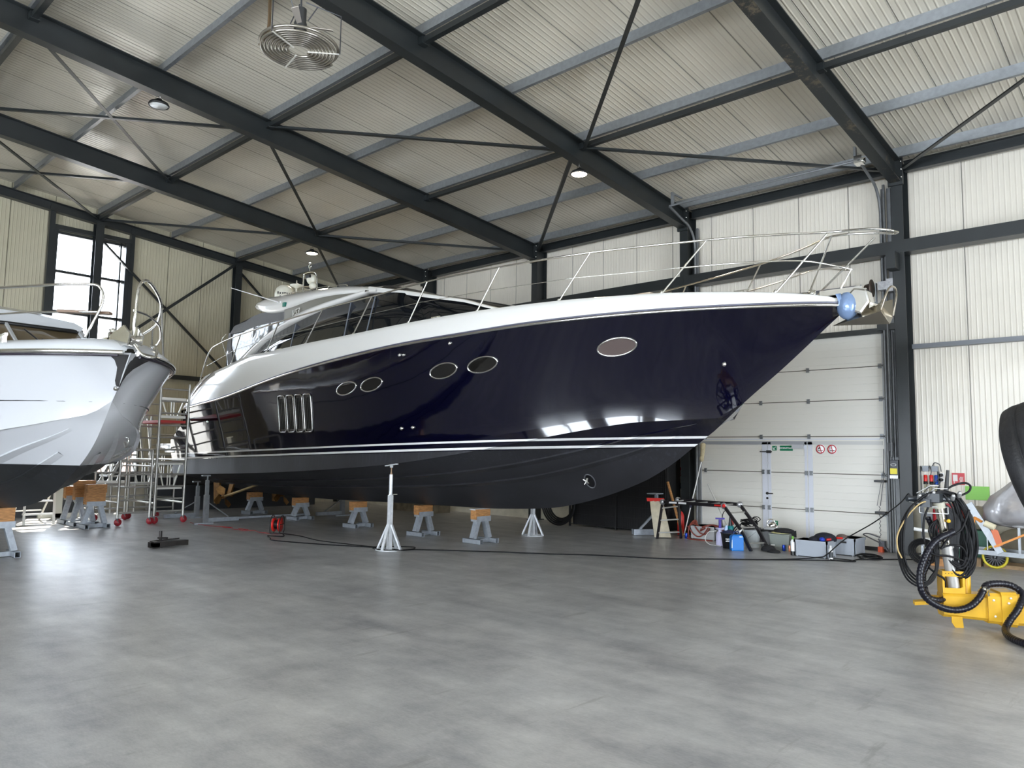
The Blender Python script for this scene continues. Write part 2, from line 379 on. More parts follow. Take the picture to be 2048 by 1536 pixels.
for k in (0,1,2,3,4):
    y=FR[k]; m=MB()
    m.ibeam((0,y,RB(0)+.21),(15.0,y,RB(15.0)+.21),.20,.42,.016,.010)
    m.ibeam((-13.9,y,RB(-13.9)+.21),(0,y,RB(0)+.21),.20,.42,.016,.010)
    for x in (7,11):
        for dy in (-.05,.05): m.lathe([(.014,0),(.014,.02),(0,.02)],(x+.06,y+dy*0-.101+.0,RB(x)+.36),(0,-1,0),8)
    dr={0:'black steel roof rafter out of sight above the camera',1:'stained black roof rafter ending above the column right of the sectional door',2:'black roof rafter that carries the lit lamp and passes the round fan coil',3:'black roof rafter with the unlit round lamp, third from the right',4:'black roof rafter over the yacht hardtop, lit lamp close under it'}[k]
    r=tag(m.build('roof_rafter',STAIN if k==1 else ANTH),dr,'roof beam','roof rafters across the hall')
    if k==0: continue
    m=MB(); m.ibeam((15.10,y,0),(15.10,y,7.35),.20,.40,.014,.009,up=(1,0,0))
    m.box((14.86,y-.12,0),(15.3,y+.12,.02))
    # end plate with bolts at the rafter joint, corbel below the crane girder
    o=tag(m.build('wall_column',ANTH),cl[k],'column','wall columns of the hall')
    e=MB(); e.box((14.84,y-.13,6.82),(14.9,y+.13,7.36)); e.build('end_plate',ANTH,o)
    b_=MB()
    for dz in (6.95,7.1,7.25):
        for dy in (-.11,.11): b_.lathe([(.016,0),(.016,.03),(0,.03)],(14.84,y+dy,dz),(-1,0,0),8)
    b_.build('bolt',CHROME,o)
    if k<=2:
        e=MB(); e.box((14.6,y-.02,5.2),(14.9,y+.14,5.52)); e.build('corbel',ANTH,o)
# left side columns of each frame (support of the left slope)
for k in (0,1,2,3,4):
    m=MB(); m.ibeam((-13.7,FR[k],0),(-13.7,FR[k],7.3),.20,.4,up=(1,0,0))
    tag(m.build('wall_column',ANTH),'black steel column of the left side wall, out of the picture','column','left side columns')
# gable rafter and posts
m=MB(); m.ibeam((0,21.88,RB(0)+.28),(15.0,21.88,RB(15)+.28),.2,.24,.014,.01); m.ibeam((-13.9,21.84,RB(-13.9)+.28),(0,21.84,RB(0)+.28),.2,.24)
tag(m.build('gable_rafter',ANTH),'slim black steel beam along the top of the far gable wall','roof beam')
for x,lb in ((7,'black steel post in the middle of the tall bright window'),(11,'black steel gable post behind the yacht aerial'),(14.98,'black steel corner post where gable and long wall meet')):
    m=MB(); m.ibeam((x,21.75,0),(x,21.75,RB(x)+.15),.2,.24,up=(0,1,0)); tag(m.build('gable_post',ANTH),lb,'column','posts of the gable wall')
# gable cross bracing
def flat(p0,p1,w,name,label,group=None,cat='brace',m_=ANTH,h=None):
    m=MB(); m.profile(p0,p1,[(-w/2,-w/2),(w/2,-w/2),(w/2,-w/2+.01),(-w/2+.01,-w/2+.01),(-w/2+.01,w/2),(-w/2,w/2)]); return tag(m.build(name,m_),label,cat,group)
flat((7.14,21.78,7.3),(10.86,21.78,3.98),.08,'cross_brace','steep black wall brace falling from the window post to the yacht stern','gable wall braces')
flat((10.86,21.70,7.36),(7.14,21.70,4.2),.08,'cross_brace','black wall brace rising from behind the white bow rail to the gable post','gable wall braces')
flat((11.10,21.74,7.2),(14.88,21.74,3.9),.08,'cross_brace','black wall brace falling right from the gable post behind the radar dome','gable wall braces')
# purlins: galvanised Z sections over all frames, 2 m apart
pn={1:'first',3:'second',5:'third',7:'fourth',9:'fifth',11:'sixth',13:'seventh'}
plab={1:'galvanised roof purlin nearest the ridge at the top left corner',3:'galvanised roof purlin over the bright upper left, next to the ridge one',5:'galvanised roof purlin passing just above the unlit round lamp',7:'galvanised roof purlin beside the black strut left of the fan coil end',9:'galvanised roof purlin midway between the two inner black struts',11:'galvanised roof purlin beside the black strut that meets the bright lamp',13:'galvanised roof purlin next above the eave purlin',14.75:'galvanised eave purlin along the top of the long wall'}
for x in (1,3,5,7,9,11,13,14.75):
    z=zroof(x); m=MB()
    poly=[(-.03,.0),(.035,.0),(.035,.012),(-.018,.012),(-.018,.2),(-.085,.2),(-.085,.188),(-.03,.188)]
    m.profile((x,-9.0,z),(x,21.96,z),[(-a,b) for a,b in poly])
    o=tag(m.build('roof_purlin',GALV),plab[x],'purlin','galvanised purlins under the roof')
for x in (-3,-6,-9,-12):
    m=MB(); m.box((x-.04,-9,zroof(x)),(x+.04,22,zroof(x)+.2)); tag(m.build('roof_purlin',GALV),'galvanised purlin under the left roof slope, out of the picture','purlin','left slope purlins')
# struts between frames
bay={0:'in the nearest bay',1:'in the bay right of the lit lamp rafter',2:'between fan rafter and unlit lamp rafter',3:'in the bay right of the gable bay',4:'in the bay against the gable wall'}
for x,nm in ((3,'upper left'),(7,'middle'),(11,'lower')):
    for k in range(0,5):
        m=MB(); z=zroof(x)-.09
        m.bar((x+.04,FR[k]+.09,z),(x+.04,FR[k+1]-.09,z),.09,.09)
        m.box((x-.03,FR[k]+.0,z-.06),(x+.11,FR[k]+.11,z+.05)); m.box((x-.03,FR[k+1]-.11,z-.06),(x+.11,FR[k+1],z+.05))
        tag(m.build('roof_strut',ANTH),f'black strut of the {nm} row, {bay[k]}','strut','black struts between rafters')
for k in range(0,5):
    m=MB(); m.ibeam((15.1,FR[k]+.1,7.22),(15.1,FR[k+1]-.1,7.22),.14,.2,up=(0,0,1))
    tag(m.build('eave_beam',ANTH),f'black eave beam above the cream wall, {bay[k]}','beam','eave beams of the long wall')
def zb(x): return zroof(x)-.13
brs=[((11,2),(7,1)),((11,2),(15,1)),((7,3),(11,2)),((11,2),(15,3)),((3,4),(7,3)),((3,3),(7,4)),((7,3),(11,4)),((11,4),(15,3)),((3,5),(7,4)),((3,4),(7,5)),((7,5),(11,4)),((11,4),(15,5)),((15,1),(11,0)),((7,1),(11,0)),((3,2),(7,3)),((7,1),(3,2))]
brs=brs[:14]
bl=['long dark diagonal running up from the lit lamp to the top edge','near level diagonal right of the lit lamp ending at the door track','near level diagonal left of the lit lamp','short steep diagonal below the lit lamp down to the wall','near level diagonal at the left edge, under the unlit lamp','bright diagonal falling from top left through the left bays','steep diagonal right of the unlit lamp','near level diagonal right of the lamp over the yacht','near level diagonal at the left edge, against the gable bay','diagonal falling from the left edge to the window post','near level diagonal starting above the bright window','diagonal from the lamp over the yacht to the far corner','diagonal rising to the right edge from the door column','diagonal in the nearest roof bay, above the picture']
for (a,b),lb in zip(brs,bl):
    pa=(min(a[0],14.9)+.0,FR[a[1]]+(.12 if b[1]>a[1] else -.12),zb(a[0])); pb=(min(b[0],14.9),FR[b[1]]+(.12 if a[1]>b[1] else -.12),zb(b[0]))
    flat(pa,pb,.07,'roof_brace',lb+', black steel angle','black diagonal roof braces')
# long wall horizontals
m=MB(); m.ibeam((15.04,-5,5.66),(15.04,8.47,5.66),.28,.24,.02,.012,up=(0,0,1)); m.box((14.895,-5,5.55),(14.91,8.47,5.775))
tag(m.build('wall_girder',ANTH),'deep dark grey girder along the long wall behind the bow rail','beam')
m=MB(); m.ibeam((15.04,8.48,5.66),(15.04,20.4,5.66),.28,.24,.02,.012); m.box((14.895,8.48,5.55),(14.91,20.4,5.775))
tag(m.build('wall_girder',ANTH),'dark grey girder along the long wall, hidden mostly by the blue yacht','beam')
m=MB(); m.box((15.16,-5,3.76),(15.3,3.88,3.84)); tag(m.build('wall_rail',mat('grey_girt',(.16,.17,.19),.4)),'thin grey horizontal wall rail right of the door column','rail')
m=MB(); m.box((15.22,8.60,.98),(15.3,12.85,1.1)); tag(m.build('wall_rail',ANTH),'dark horizontal rail low on the wall left of the door','rail')
# ================================================================== yachts
def interp(x, T):
    if x<=T[0][0]: return T[0][1]
    for (a,b),(c,d) in zip(T,T[1:]):
        if x<=c: return b+(d-b)*(x-a)/(c-a)
    return T[-1][1]
def smooth_table(T, x):
    # monotone-ish catmull interpolation
    n=len(T)
    if x<=T[0][0]: return T[0][1]
    if x>=T[-1][0]: return T[-1][1]
    for i in range(n-1):
        if x<=T[i+1][0]:
            x0,y0=T[i]; x1,y1=T[i+1]; h=x1-x0; t=(x-x0)/h
            def sl(j):
                if j<=0 or j>=n-1: 
                    k=min(max(j,0),n-2) if j<=0 else n-2
                    return (T[k+1][1]-T[k][1])/(T[k+1][0]-T[k][0])
                return (T[j+1][1]-T[j-1][1])/(T[j+1][0]-T[j-1][0])
            m0,m1=sl(i)*h,sl(i+1)*h
            t2,t3=t*t,t*t*t
            return (2*t3-3*t2+1)*y0+(t3-2*t2+t)*m0+(-2*t3+3*t2)*y1+(t3-t2)*m1
class Hull:
    """half sections of a planing yacht, bow towards -Y"""
    def __init__(s, xc, y_bow, y_stern, stem, rail, sheer, chine, bmax, bk, cmax, y_chine, ck, flare):
        s.xc,s.yb,s.ys=xc,y_bow,y_stern
        s.stem,s.rail,s.sheer,s.chine=stem,rail,sheer,chine
        s.bmax,s.bk,s.cmax,s.yc,s.ck,s.flare=bmax,bk,cmax,y_chine,ck,flare
    def half(s, y):
        t=max(y-s.yb,0); return s.bmax*(1-max(1-t/s.bk,0)**2.2)**.75+.012
    def chalf(s, y):
        t=max(y-s.yc,0); return s.cmax*(1-max(1-t/s.ck,0)**2.2)**.75+.006
    def zk(s,y): return smooth_table(s.stem,y)
    def zr(s,y): return smooth_table(s.rail,y)
    def zs(s,y): return smooth_table(s.sheer,y)
    def zc(s,y): return max(smooth_table(s.chine,y), s.zk(y)+.01)
    def side(s, y, z):
        """half breadth of the topside at height z"""
        zc,zr=s.zc(y),s.zr(y); bc,br=s.chalf(y),s.half(y)
        u=min(max((z-zc)/max(zr-zc,1e-4),0),1)
        p=1+s.flare*max(0,1-(y-s.yb)/7.5)
        return bc+(br-bc)*u**p
    def bottom(s, y, f):
        """point on keel..chine, f 0..1"""
        b=s.chalf(y)*f; z=s.zk(y)+(s.zc(y)-s.zk(y))*(f+ .12*f*(1-f))
        return b,z
BLUE=Hull(10.35,3.40,19.1,
 stem=[(3.40,3.74),(3.655,3.526),(4.275,3.0),(4.894,2.51),(5.433,2.05),(5.704,1.867),(5.925,1.70),(6.217,1.51),(6.61,1.30),(7.33,1.035),(8.05,.845),(8.6,.755),(9.8,.675),(10.6,.655),(12.3,.63),(14.,.595),(15.1,.57),(17,.56),(19.3,.6)],
 rail=[(3.4,3.735),(4.2,3.725),(5.0,3.72),(5.8,3.71),(6.7,3.69),(7.6,3.66),(8.8,3.60),(10.25,3.54),(11.8,3.442),(13.05,3.339),(14.44,3.184),(16.56,2.878),(18.24,2.717),(19.2,2.6)],
 sheer=[(3.4,3.80),(3.59,3.875),(3.75,3.905),(4.15,3.945),(4.87,3.99),(5.6,4.02),(6.33,4.03),(7.1,4.035),(8.6,4.015),(10.2,3.97),(11.8,3.923),(13.45,3.885),(15.0,3.829),(15.75,3.806),(16.59,3.67),(17.8,3.455),(18.42,3.155),(18.7,2.9),(19.2,2.7)],
 chine=[(4.9,2.3),(5.42,2.252),(5.77,2.236),(6.28,2.205),(6.89,2.107),(7.6,1.978),(8.37,1.835),(9.46,1.658),(10.74,1.498),(12.69,1.353),(15.6,1.204),(19.4,1.072)],
 bmax=2.15,bk=8,cmax=1.93,y_chine=4.95,ck=8,flare=.5)
def hull_paint(name, upper, bottom, zw, slope, y0, stripes=(), urough=.08, band=None):
    m=bpy.data.materials.new(name); m.use_nodes=True; nt=m.node_tree; b=nt.nodes['Principled BSDF']
    g=N(nt,'ShaderNodeNewGeometry'); sx=N(nt,'ShaderNodeSeparateXYZ'); nt.links.new(g.outputs['Position'],sx.inputs[0])
    w=math_(nt,'SUBTRACT',sx.outputs[2],math_(nt,'SUBTRACT',zw,math_(nt,'MULTIPLY',math_(nt,'SUBTRACT',sx.outputs[1],y0),slope)))
    def step(v,off,wd=.0015):
        r=N(nt,'ShaderNodeMapRange',i1=off-wd,i2=off+wd,i3=0.,i4=1.); nt.links.new(v,r.inputs[0]); return r.outputs[0]
    top=step(w,0)
    # worn bottom paint with vertical run marks
    mp=N(nt,'ShaderNodeMapping'); mp.inputs['Scale'].default_value=(9,9,1.2); nt.links.new(g.outputs['Position'],mp.inputs[0])
    n=N(nt,'ShaderNodeTexNoise'); n.inputs['Scale'].default_value=2.2; n.inputs['Detail'].default_value=7; nt.links.new(mp.outputs[0],n.inputs['Vector'])
    n2=N(nt,'ShaderNodeTexNoise'); n2.inputs['Scale'].default_value=1.6; n2.inputs['Detail'].default_value=6; nt.links.new(g.outputs['Position'],n2.inputs['Vector'])
    rn=N(nt,'ShaderNodeMapRange',i1=.52,i2=.72,i3=0.,i4=1.); nt.links.new(n.outputs['Fac'],rn.inputs[0])
    lowband=math_(nt,'MULTIPLY',step(w,-.20,.05),rn.outputs[0])
    bc=N(nt,'ShaderNodeMix',data_type='RGBA'); bc.inputs[6].default_value=(*bottom,1); bc.inputs[7].default_value=(bottom[0]*2.0,bottom[1]*2.1,bottom[2]*2.2,1)
    nt.links.new(math_(nt,'MULTIPLY',lowband,.7),bc.inputs[0])
    bm2=N(nt,'ShaderNodeMix',data_type='RGBA',blend_type='MULTIPLY'); bm2.inputs[0].default_value=1
    mr=N(nt,'ShaderNodeMapRange',i1=.3,i2=.7,i3=.75,i4=1.3); nt.links.new(n2.outputs['Fac'],mr.inputs[0]); nt.links.new(bc.outputs[2],bm2.inputs[6]); nt.links.new(mr.outputs[0],bm2.inputs[7])
    mx=N(nt,'ShaderNodeMix',data_type='RGBA'); mx.inputs[7].default_value=(*upper,1); nt.links.new(bm2.outputs[2],mx.inputs[6]); nt.links.new(top,mx.inputs[0])
    last=mx.outputs[2]
    for a,c_,col in stripes:
        s_=math_(nt,'MULTIPLY',step(w,a),math_(nt,'SUBTRACT',1.,step(w,c_)))
        q=N(nt,'ShaderNodeMix',data_type='RGBA'); q.inputs[7].default_value=(*col,1); nt.links.new(last,q.inputs[6]); nt.links.new(s_,q.inputs[0]); last=q.outputs[2]
    nt.links.new(last,b.inputs['Base Color'])
    r=N(nt,'ShaderNodeMapRange',i1=0.,i2=1.,i3=.5,i4=urough); nt.links.new(top,r.inputs[0]); nt.links.new(r.outputs[0],b.inputs['Roughness'])
    b.inputs['Coat Roughness'].default_value=.02; nt.links.new(math_(nt,'MULTIPLY',top,.35),b.inputs['Coat Weight'])
    # very slight waviness of the mirror-like topsides
    nw=N(nt,'ShaderNodeTexNoise'); nw.inputs['Scale'].default_value=1.3; nw.inputs['Detail'].default_value=2; nt.links.new(g.outputs['Position'],nw.inputs['Vector'])
    bp=N(nt,'ShaderNodeBump'); bp.inputs['Strength'].default_value=.25; bp.inputs['Distance'].default_value=.02; nt.links.new(nw.outputs['Fac'],bp.inputs['Height']); nt.links.new(bp.outputs[0],b.inputs['Normal']); nt.links.new(bp.outputs[0],b.inputs['Coat Normal'])
    return m

def hull_mesh(H, ys, aft=None, nt_=9):
    """one closed shell: bottom, chine flat, topsides and transom"""
    m=MB()
    af=aft or (lambda z:H.ys)
    for sg in (-1,1):
        bot=[];flat_=[];top=[]
        for y in ys:
            def P(b,z,y=y):
                # rake of the stern: pull the last stations along the stern line
                yy=y
                if y>=ys[-1]-1e-6: yy=af(z)
                return (H.xc+sg*b,yy,z)
            row=[P(0.,H.zk(y)-.0)]+[P(*H.bottom(y,f)) for f in (.12,.25,.5,.75,1.)]
            bot.append(row)
            bc,zc=H.bottom(y,1.); k=min(.05,.05*max(0,(y-H.yc))/1.5)
            flat_.append([P(bc,zc),P(bc+k,zc-.015*k/.05)])
            r=[]
            for i in range(nt_+1):
                u=i/nt_; z=zc+(H.zr(y)-zc)*u; r.append(P(max(H.side(y,z),bc+k*(1-u)),z-.015*k/.05*(1-u)))
            top.append(r)
        m.loft(bot); m.loft(flat_,sm=False); m.loft(top)
        # transom
        last=bot[-1]+top[-1]
        m.add(last+[(H.xc,p[1],p[2]) for p in last],[(i,i+1,i+1+len(last),i+len(last)) for i in range(len(last)-1)])
    return m
def hull_pt(H, y, z, sg=-1, out=0.):
    b=H.side(y,z) if z>=H.zc(y) else None
    if b is None:
        lo,hi=0,1
        for _ in range(24):
            q=(lo+hi)/2
            if H.bottom(y,q)[1]<z: lo=q
            else: hi=q
        b=H.bottom(y,lo)[0]
    return Vector((H.xc+sg*(b+out),y,z))
def lin(a,b,n): return [a+(b-a)*i/n for i in range(n+1)]

# ------------------------------------------------------------------ blue yacht
BX=10.35; H=BLUE
NAVY=hull_paint('navy_gelcoat',(.0012,.0012,.009),(.019,.019,.023),1.845,.0305,5.5,
    stripes=((0.018,.055,(.82,.82,.82)),(.135,.168,(.82,.82,.82))),urough=.06)
yacht=thing('motor_yacht','large dark blue and white motor yacht standing on wood topped trestles','yacht',(BX,11,.0))
ys=lin(3.40,5.0,16)+lin(5.0,10,26)[1:]+lin(10,19.1,26)[1:]
stern_y=lambda z: interp(z,[(.5,19.35),(1.6,19.55),(1.95,19.5),(2.2,18.95),(2.75,18.28)])
hull=hull_mesh(H,ys,stern_y).build('hull',NAVY,yacht)
# spray rails: thin wedges along the bottom
for f in (.72,.5):
    for sg in (-1,1):
        m=MB(); rows=[]
        for y in lin(5.75 if f==.5 else 5.5,18.6,60):
            b,z=H.bottom(y,f); b2,z2=H.bottom(y,f-.07); e=min(1,(y-5.4)/1.2)*.028
            rows.append([(BX+sg*b2,y,z2-.002),(BX+sg*(b+e*.6),y,z-e),(BX+sg*(b+.002),y,z+.004)])
        m.loft(rows,sm=False); m.build('spray_rail',NAVY,hull)
# white topsides band above the rubbing strake, side decks and foredeck
m=MB(); GEL=mat('yacht_white_gelcoat',(.80,.79,.765),.14,coat=.5)
rows={-1:[],1:[]}
ysd=[y for y in lin(3.42,18.5,80)]
for sg in (-1,1):
    for y in ysd:
        h=H.half(y); r=H.zr(y); s_=H.zs(y); q=min(.12,h*.35)
        if y>17.6: pass
        rows[sg].append([(BX+sg*h,y,r),(BX+sg*(h-.01),y,r+(s_-r)*.35),(BX+sg*(h-q*.5),y,r+(s_-r)*.8),(BX+sg*(h-q*.8),y,s_-.01),(BX+sg*(h-q),y,s_),(BX+sg*(h-q-.05*min(1,h)),y,s_-.0),(BX+sg*max(h-q-.12*min(1,h),0),y,s_-.04),(BX,y,s_-.02)])
    m.loft(rows[sg])
m.build('deck_moulding',GEL,yacht)
# stern quarter sweep: narrow moulded shoulder falling to the stern
for sg in (-1,1):
    m=MB(); rr=[]
    for y,w0,z0 in [(17.3,1.72,3.66),(17.7,1.76,3.50),(18.0,1.82,3.34),(18.3,1.9,3.13),(18.5,1.97,2.9),(18.62,2.03,2.70)]:
        rr.append([(BX+sg*2.14,y,z0-.16 if y<18.6 else 2.66),(BX+sg*(w0+.16),y,z0+.0),(BX+sg*w0,y,z0+.02),(BX+sg*(w0-.12),y,z0-.04),(BX+sg*(w0-.16),y,z0-.5)])
    m.loft(rr); m.build('quarter_moulding',GEL,yacht)
# rubbing strake
BLUEGREY=mat('strake_insert',(.10,.10,.14),.3)
for sg in (-1,1):
    m=MB(); yy=lin(3.42,18.3,90)
    pts=[(BX+sg*(H.half(y)+.012),y,H.zr(y)+.012) for y in yy]
    m.tube(pts,.022,8); m.build('rubbing_strake',CHROME,yacht)
    m=MB(); m.tube([(BX+sg*(H.half(y)+.004),y,H.zr(y)+.048) for y in yy],.014,6,cap=True); m.build('strake_insert',BLUEGREY,yacht)
# portholes on both sides (almond shaped)
PGL=mat('smoked_glass',(.01,.009,.008),.05,coat=.2)
PBR=mat('brown_blind',(.10,.075,.07),.25)
for (yc,zc_,hw,hh,gl_) in ((6.262,3.287,.285,.118,PBR),(8.485,3.125,.29,.118,PGL),(9.288,3.067,.295,.118,PGL),(11.085,2.92,.31,.115,PGL),(11.833,2.882,.31,.112,PGL)):
    for sg in (-1,1):
        def al(t,k,o):
            a=2*math.pi*t; cx=math.cos(a); sx_=math.sin(a)
            return hull_pt(H,yc+hw*k*cx,zc_-.04*cx+hh*k*math.copysign(abs(sx_)**1.08,sx_),sg,o)
        m=MB(); m.tube([al(i/36,1,.006) for i in range(36)],.014,8,closed=True); o=m.build('porthole',CHROME,hull)
        m=MB(); ring=[al(i/36,.97,.004) for i in range(36)]; c0=hull_pt(H,yc,zc_,sg,.006)
        m.add(ring+[c0],[(i,(i+1)%36,36) for i in range(36)],0,True); m.build('porthole_glass',gl_,hull)
# engine room air vents: four upright chrome slots
for sg in (-1,1):
    for y in (14.11,13.79,13.472,13.155):
        m=MB(); z0,z1=2.08,2.83; r=.06; q_=.132-r
        loop=[(y+q_+r*math.cos(a),z1-r+r*math.sin(a)) for a in lin(0,math.pi/2,4)]+[(y-q_+r*math.cos(a),z1-r+r*math.sin(a)) for a in lin(math.pi/2,math.pi,4)]+[(y-q_+r*math.cos(a),z0+r+r*math.sin(a)) for a in lin(math.pi,1.5*math.pi,4)]+[(y+q_+r*math.cos(a),z0+r+r*math.sin(a)) for a in lin(1.5*math.pi,2*math.pi,4)]
        m.tube([hull_pt(H,a,b,sg,.012) for a,b in loop],.017,8,closed=True); v=m.build('air_vent',mat('dark_chrome',(.38,.37,.36),.15,1),hull)
        m=MB(); m.add([hull_pt(H,a,b,sg,.004) for a,b in loop],[list(range(len(loop)))]); m.build('vent_mesh',PGL,hull)
        m=MB()
        for dy in (-.06,.0,.06): m.tube([hull_pt(H,y+dy,z,sg,.012) for z in lin(z0+.06,z1-.06,6)],.006,5)
        m.build('vent_louvre',BLACKP,hull)
m=MB()
for y,z,r in ((10.25,3.39,.03),(10.15,3.386,.026),(10.39,2.12,.032),(10.12,2.134,.032),(5.0,3.03,.035),(9.06,3.5,.03),(17.4,2.35,.03)):
    p=hull_pt(H,y,z,-1,.0); m.lathe([(r,0),(r,.02),(r*.5,.03),(0,.03)],p,(-1,0,0),12)
m.build('skin_fitting',CHROME,hull)
# bow thruster tunnel
m=MB(); yc,zc_=7.45,1.275
def th(t,k): 
    a=2*math.pi*t; return hull_pt(H,yc+.07*k*math.cos(a)-.05*k*math.sin(a),zc_+.11*k*math.sin(a)+.02*math.cos(a),-1,.006)
m.tube([th(i/24,1.) for i in range(24)],.012,6,closed=True)
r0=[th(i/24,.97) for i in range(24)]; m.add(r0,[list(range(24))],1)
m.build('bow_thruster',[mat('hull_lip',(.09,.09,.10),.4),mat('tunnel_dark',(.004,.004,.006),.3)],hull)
m=MB()
for a in range(4):
    t=a*math.pi/2+.5; m.bar((BX-.42,yc,zc_),(BX-.44,yc+.06*math.cos(t),zc_+.06*math.sin(t)),.03,.01)
m.build('thruster_propeller',ALU,hull)
# swim platform
m=MB(); m.box((BX-2.0,19.35,1.70),(BX+2.0,20.55,1.84)); m.box((BX-2.03,19.3,1.60),(BX+2.03,19.9,1.72)); m.build('swim_platform',GEL,yacht,bevel=.03)
# running gear
BRZ=mat('bronze',(.32,.17,.06),.45,.8,noise=.3)
for sx_ in (-.85,.85):
    x=BX+sx_
    m=MB(); m.tube([(x,17.0,.90),(x,18.9,.48)],.032,10); sh=m.build('propeller_shaft',mat('shaft_brass',(.50,.36,.16),.4,.6),yacht)
    m=MB(); m.prism([(x,18.35,.95),(x,18.6,.95),(x,18.78,.5),(x,18.62,.5)],(.04,0,0)); m.build('shaft_bracket',BRZ,yacht)
    m=MB(); d=Vector((0,.976,-.216)); c0=Vector((x,18.9,.48)); m.lathe([(.05,-.08),(.06,0),(.05,.08),(0,.12)],c0,d,14)
    for k in range(4):
        t=k*math.pi/2+.4; u=Vector((1,0,0)); v=Vector((0,.216,.976))
        def bp_(r,a,tw): return c0+u*(r*math.cos(a))+v*(r*math.sin(a))+d*tw
        m.add([bp_(.05,t-.3,-.04),bp_(.2,t-.5,-.06),bp_(.31,t-.1,-.02),bp_(.29,t+.35,.03),bp_(.17,t+.55,.06),bp_(.05,t+.3,.04)],[list(range(6))],0,True)
    m.build('propeller',BRZ,yacht)
    m=MB(); m.prism([(x-.02,19.15,.95),(x-.02,19.5,.95),(x-.02,19.42,.28),(x-.02,19.2,.28)],(.05,0,0)); m.build('rudder',BRZ,yacht)

# superstructure --------------------------------------------------
GLS=mat('dark_tinted_glass',(.006,.007,.009),.04,coat=.3)
REC=mat('recess_grey',(.16,.15,.12),.35)
wt_t=[(8.6,.55),(9.0,.98),(9.65,1.13),(10.7,1.22),(11.4,1.38),(12.7,1.52),(16.4,1.56)]
zt_t=[(8.6,4.17),(9.03,4.235),(9.65,4.42),(10.7,4.66),(11.5,4.80),(12.0,4.80),(12.74,4.745),(13.62,4.67),(14.7,4.495),(15.47,4.325),(16.34,3.965)]
m=MB(); rowsL=[];rowsR=[]
for y in lin(8.6,16.34,50):
    wt=smooth_table(wt_t,y); zt=smooth_table(zt_t,y); wb=min(wt+.16,1.72); zb_=min(3.72 if y>10.5 else 3.95+(10.5-y)*.02,zt-.02)
    if y<12.4: crown=.05+.12*(12.4-y)/4
    else: crown=0
    for sg,R_ in ((-1,rowsL),(1,rowsR)):
        row=[(BX+sg*wb,y,zb_),(BX+sg*(wb*.55+wt*.45),y,zb_+(zt-zb_)*.5),(BX+sg*wt,y,zt)]
        if y<12.6: row+=[(BX+sg*wt*.6,y,zt+crown*.7),(BX,y,zt+crown)]
        else: row+=[(BX+sg*(wt-.03),y,zt),(BX+sg*(wt-.06),y,zt-.02)]
        R_.append(row)
for R_ in (rowsL,rowsR): m.loft(R_)
cab=m.build('cabin_glazing',GLS,yacht)
for y in (14.58,12.6,11.88):
    for sg in (-1,1):
        wt=smooth_table(wt_t,y); zt=smooth_table(zt_t,y); m=MB(); m.bar((BX+sg*1.715,y,3.75),(BX+sg*(wt+.01),y,zt-.02),.012,.02); m.build('window_mullion',mat('mullion_grey',(.2,.22,.26),.3),cab)
# white arched pillars
outer=[(12.0,4.875),(12.3,4.86),(13.0,4.82),(13.46,4.795),(14.34,4.70),(15.15,4.52),(16.14,4.22),(16.89,3.90),(17.5,3.60)]
inner=[(12.0,4.80),(12.3,4.785),(13.0,4.725),(13.62,4.665),(14.7,4.49),(15.47,4.32),(16.34,3.965),(16.6,3.8),(17.0,3.5)]
for sg in (-1,1):
    m=MB(); rr=[]
    for i in range(41):
        t=i/40; yo=12.0+(17.5-12.0)*t; yi=12.0+(17.0-12.0)*t
        zo=smooth_table(outer,yo); zi=smooth_table(inner,yi)
        rr.append([(BX+sg*1.52,yo,zo+.005),(BX+sg*1.62,yo,zo),(BX+sg*1.635,(yo+yi)/2,(zo+zi)/2),(BX+sg*1.60,yi,zi),(BX+sg*1.5,yi,zi)])
    m.loft(rr); m.build('arch_pillar',GEL,yacht)
# hard top
topz=[(12.0,5.05),(12.25,5.06),(13.36,5.21),(14.1,5.27),(14.9,5.305),(15.9,5.34),(16.75,5.37),(17.0,5.29)]
lowz=[(12.0,4.86),(12.5,4.90),(13.46,4.965),(14.2,4.965),(15.0,4.90),(15.58,4.885),(16.17,4.93),(16.6,5.06),(17.0,5.25)]
m=MB(); rr=[]
for y in lin(12.0,17.0,36):
    t=smooth_table(topz,y); l_=smooth_table(lowz,y); w=1.47-.25*max(0,(y-16.4)/.6)**2-.10*max(0,(12.9-y)/.9)
    half=[(w-.12,l_+.005),(w,l_+.03),(w-.03,(l_+t)/2),(1.22*w/1.47,t),(.9,t+.045),(0,t+.06)]
    rr.append([(BX-a,y,b) for a,b in half]+[(BX+a,y,b) for a,b in half[-2::-1]])
m.loft(rr)
m.add(rr[-1]+[(BX,17.02,5.1)],[(i,i+1,len(rr[-1])) for i in range(len(rr[-1])-1)])
m.loft([[(r[0][0],r[0][1],r[0][2]),(BX,r[0][1],r[0][2]+.03),(r[-1][0],r[-1][1],r[-1][2])] for r in rr])
roof=m.build('hard_top',GEL,yacht)
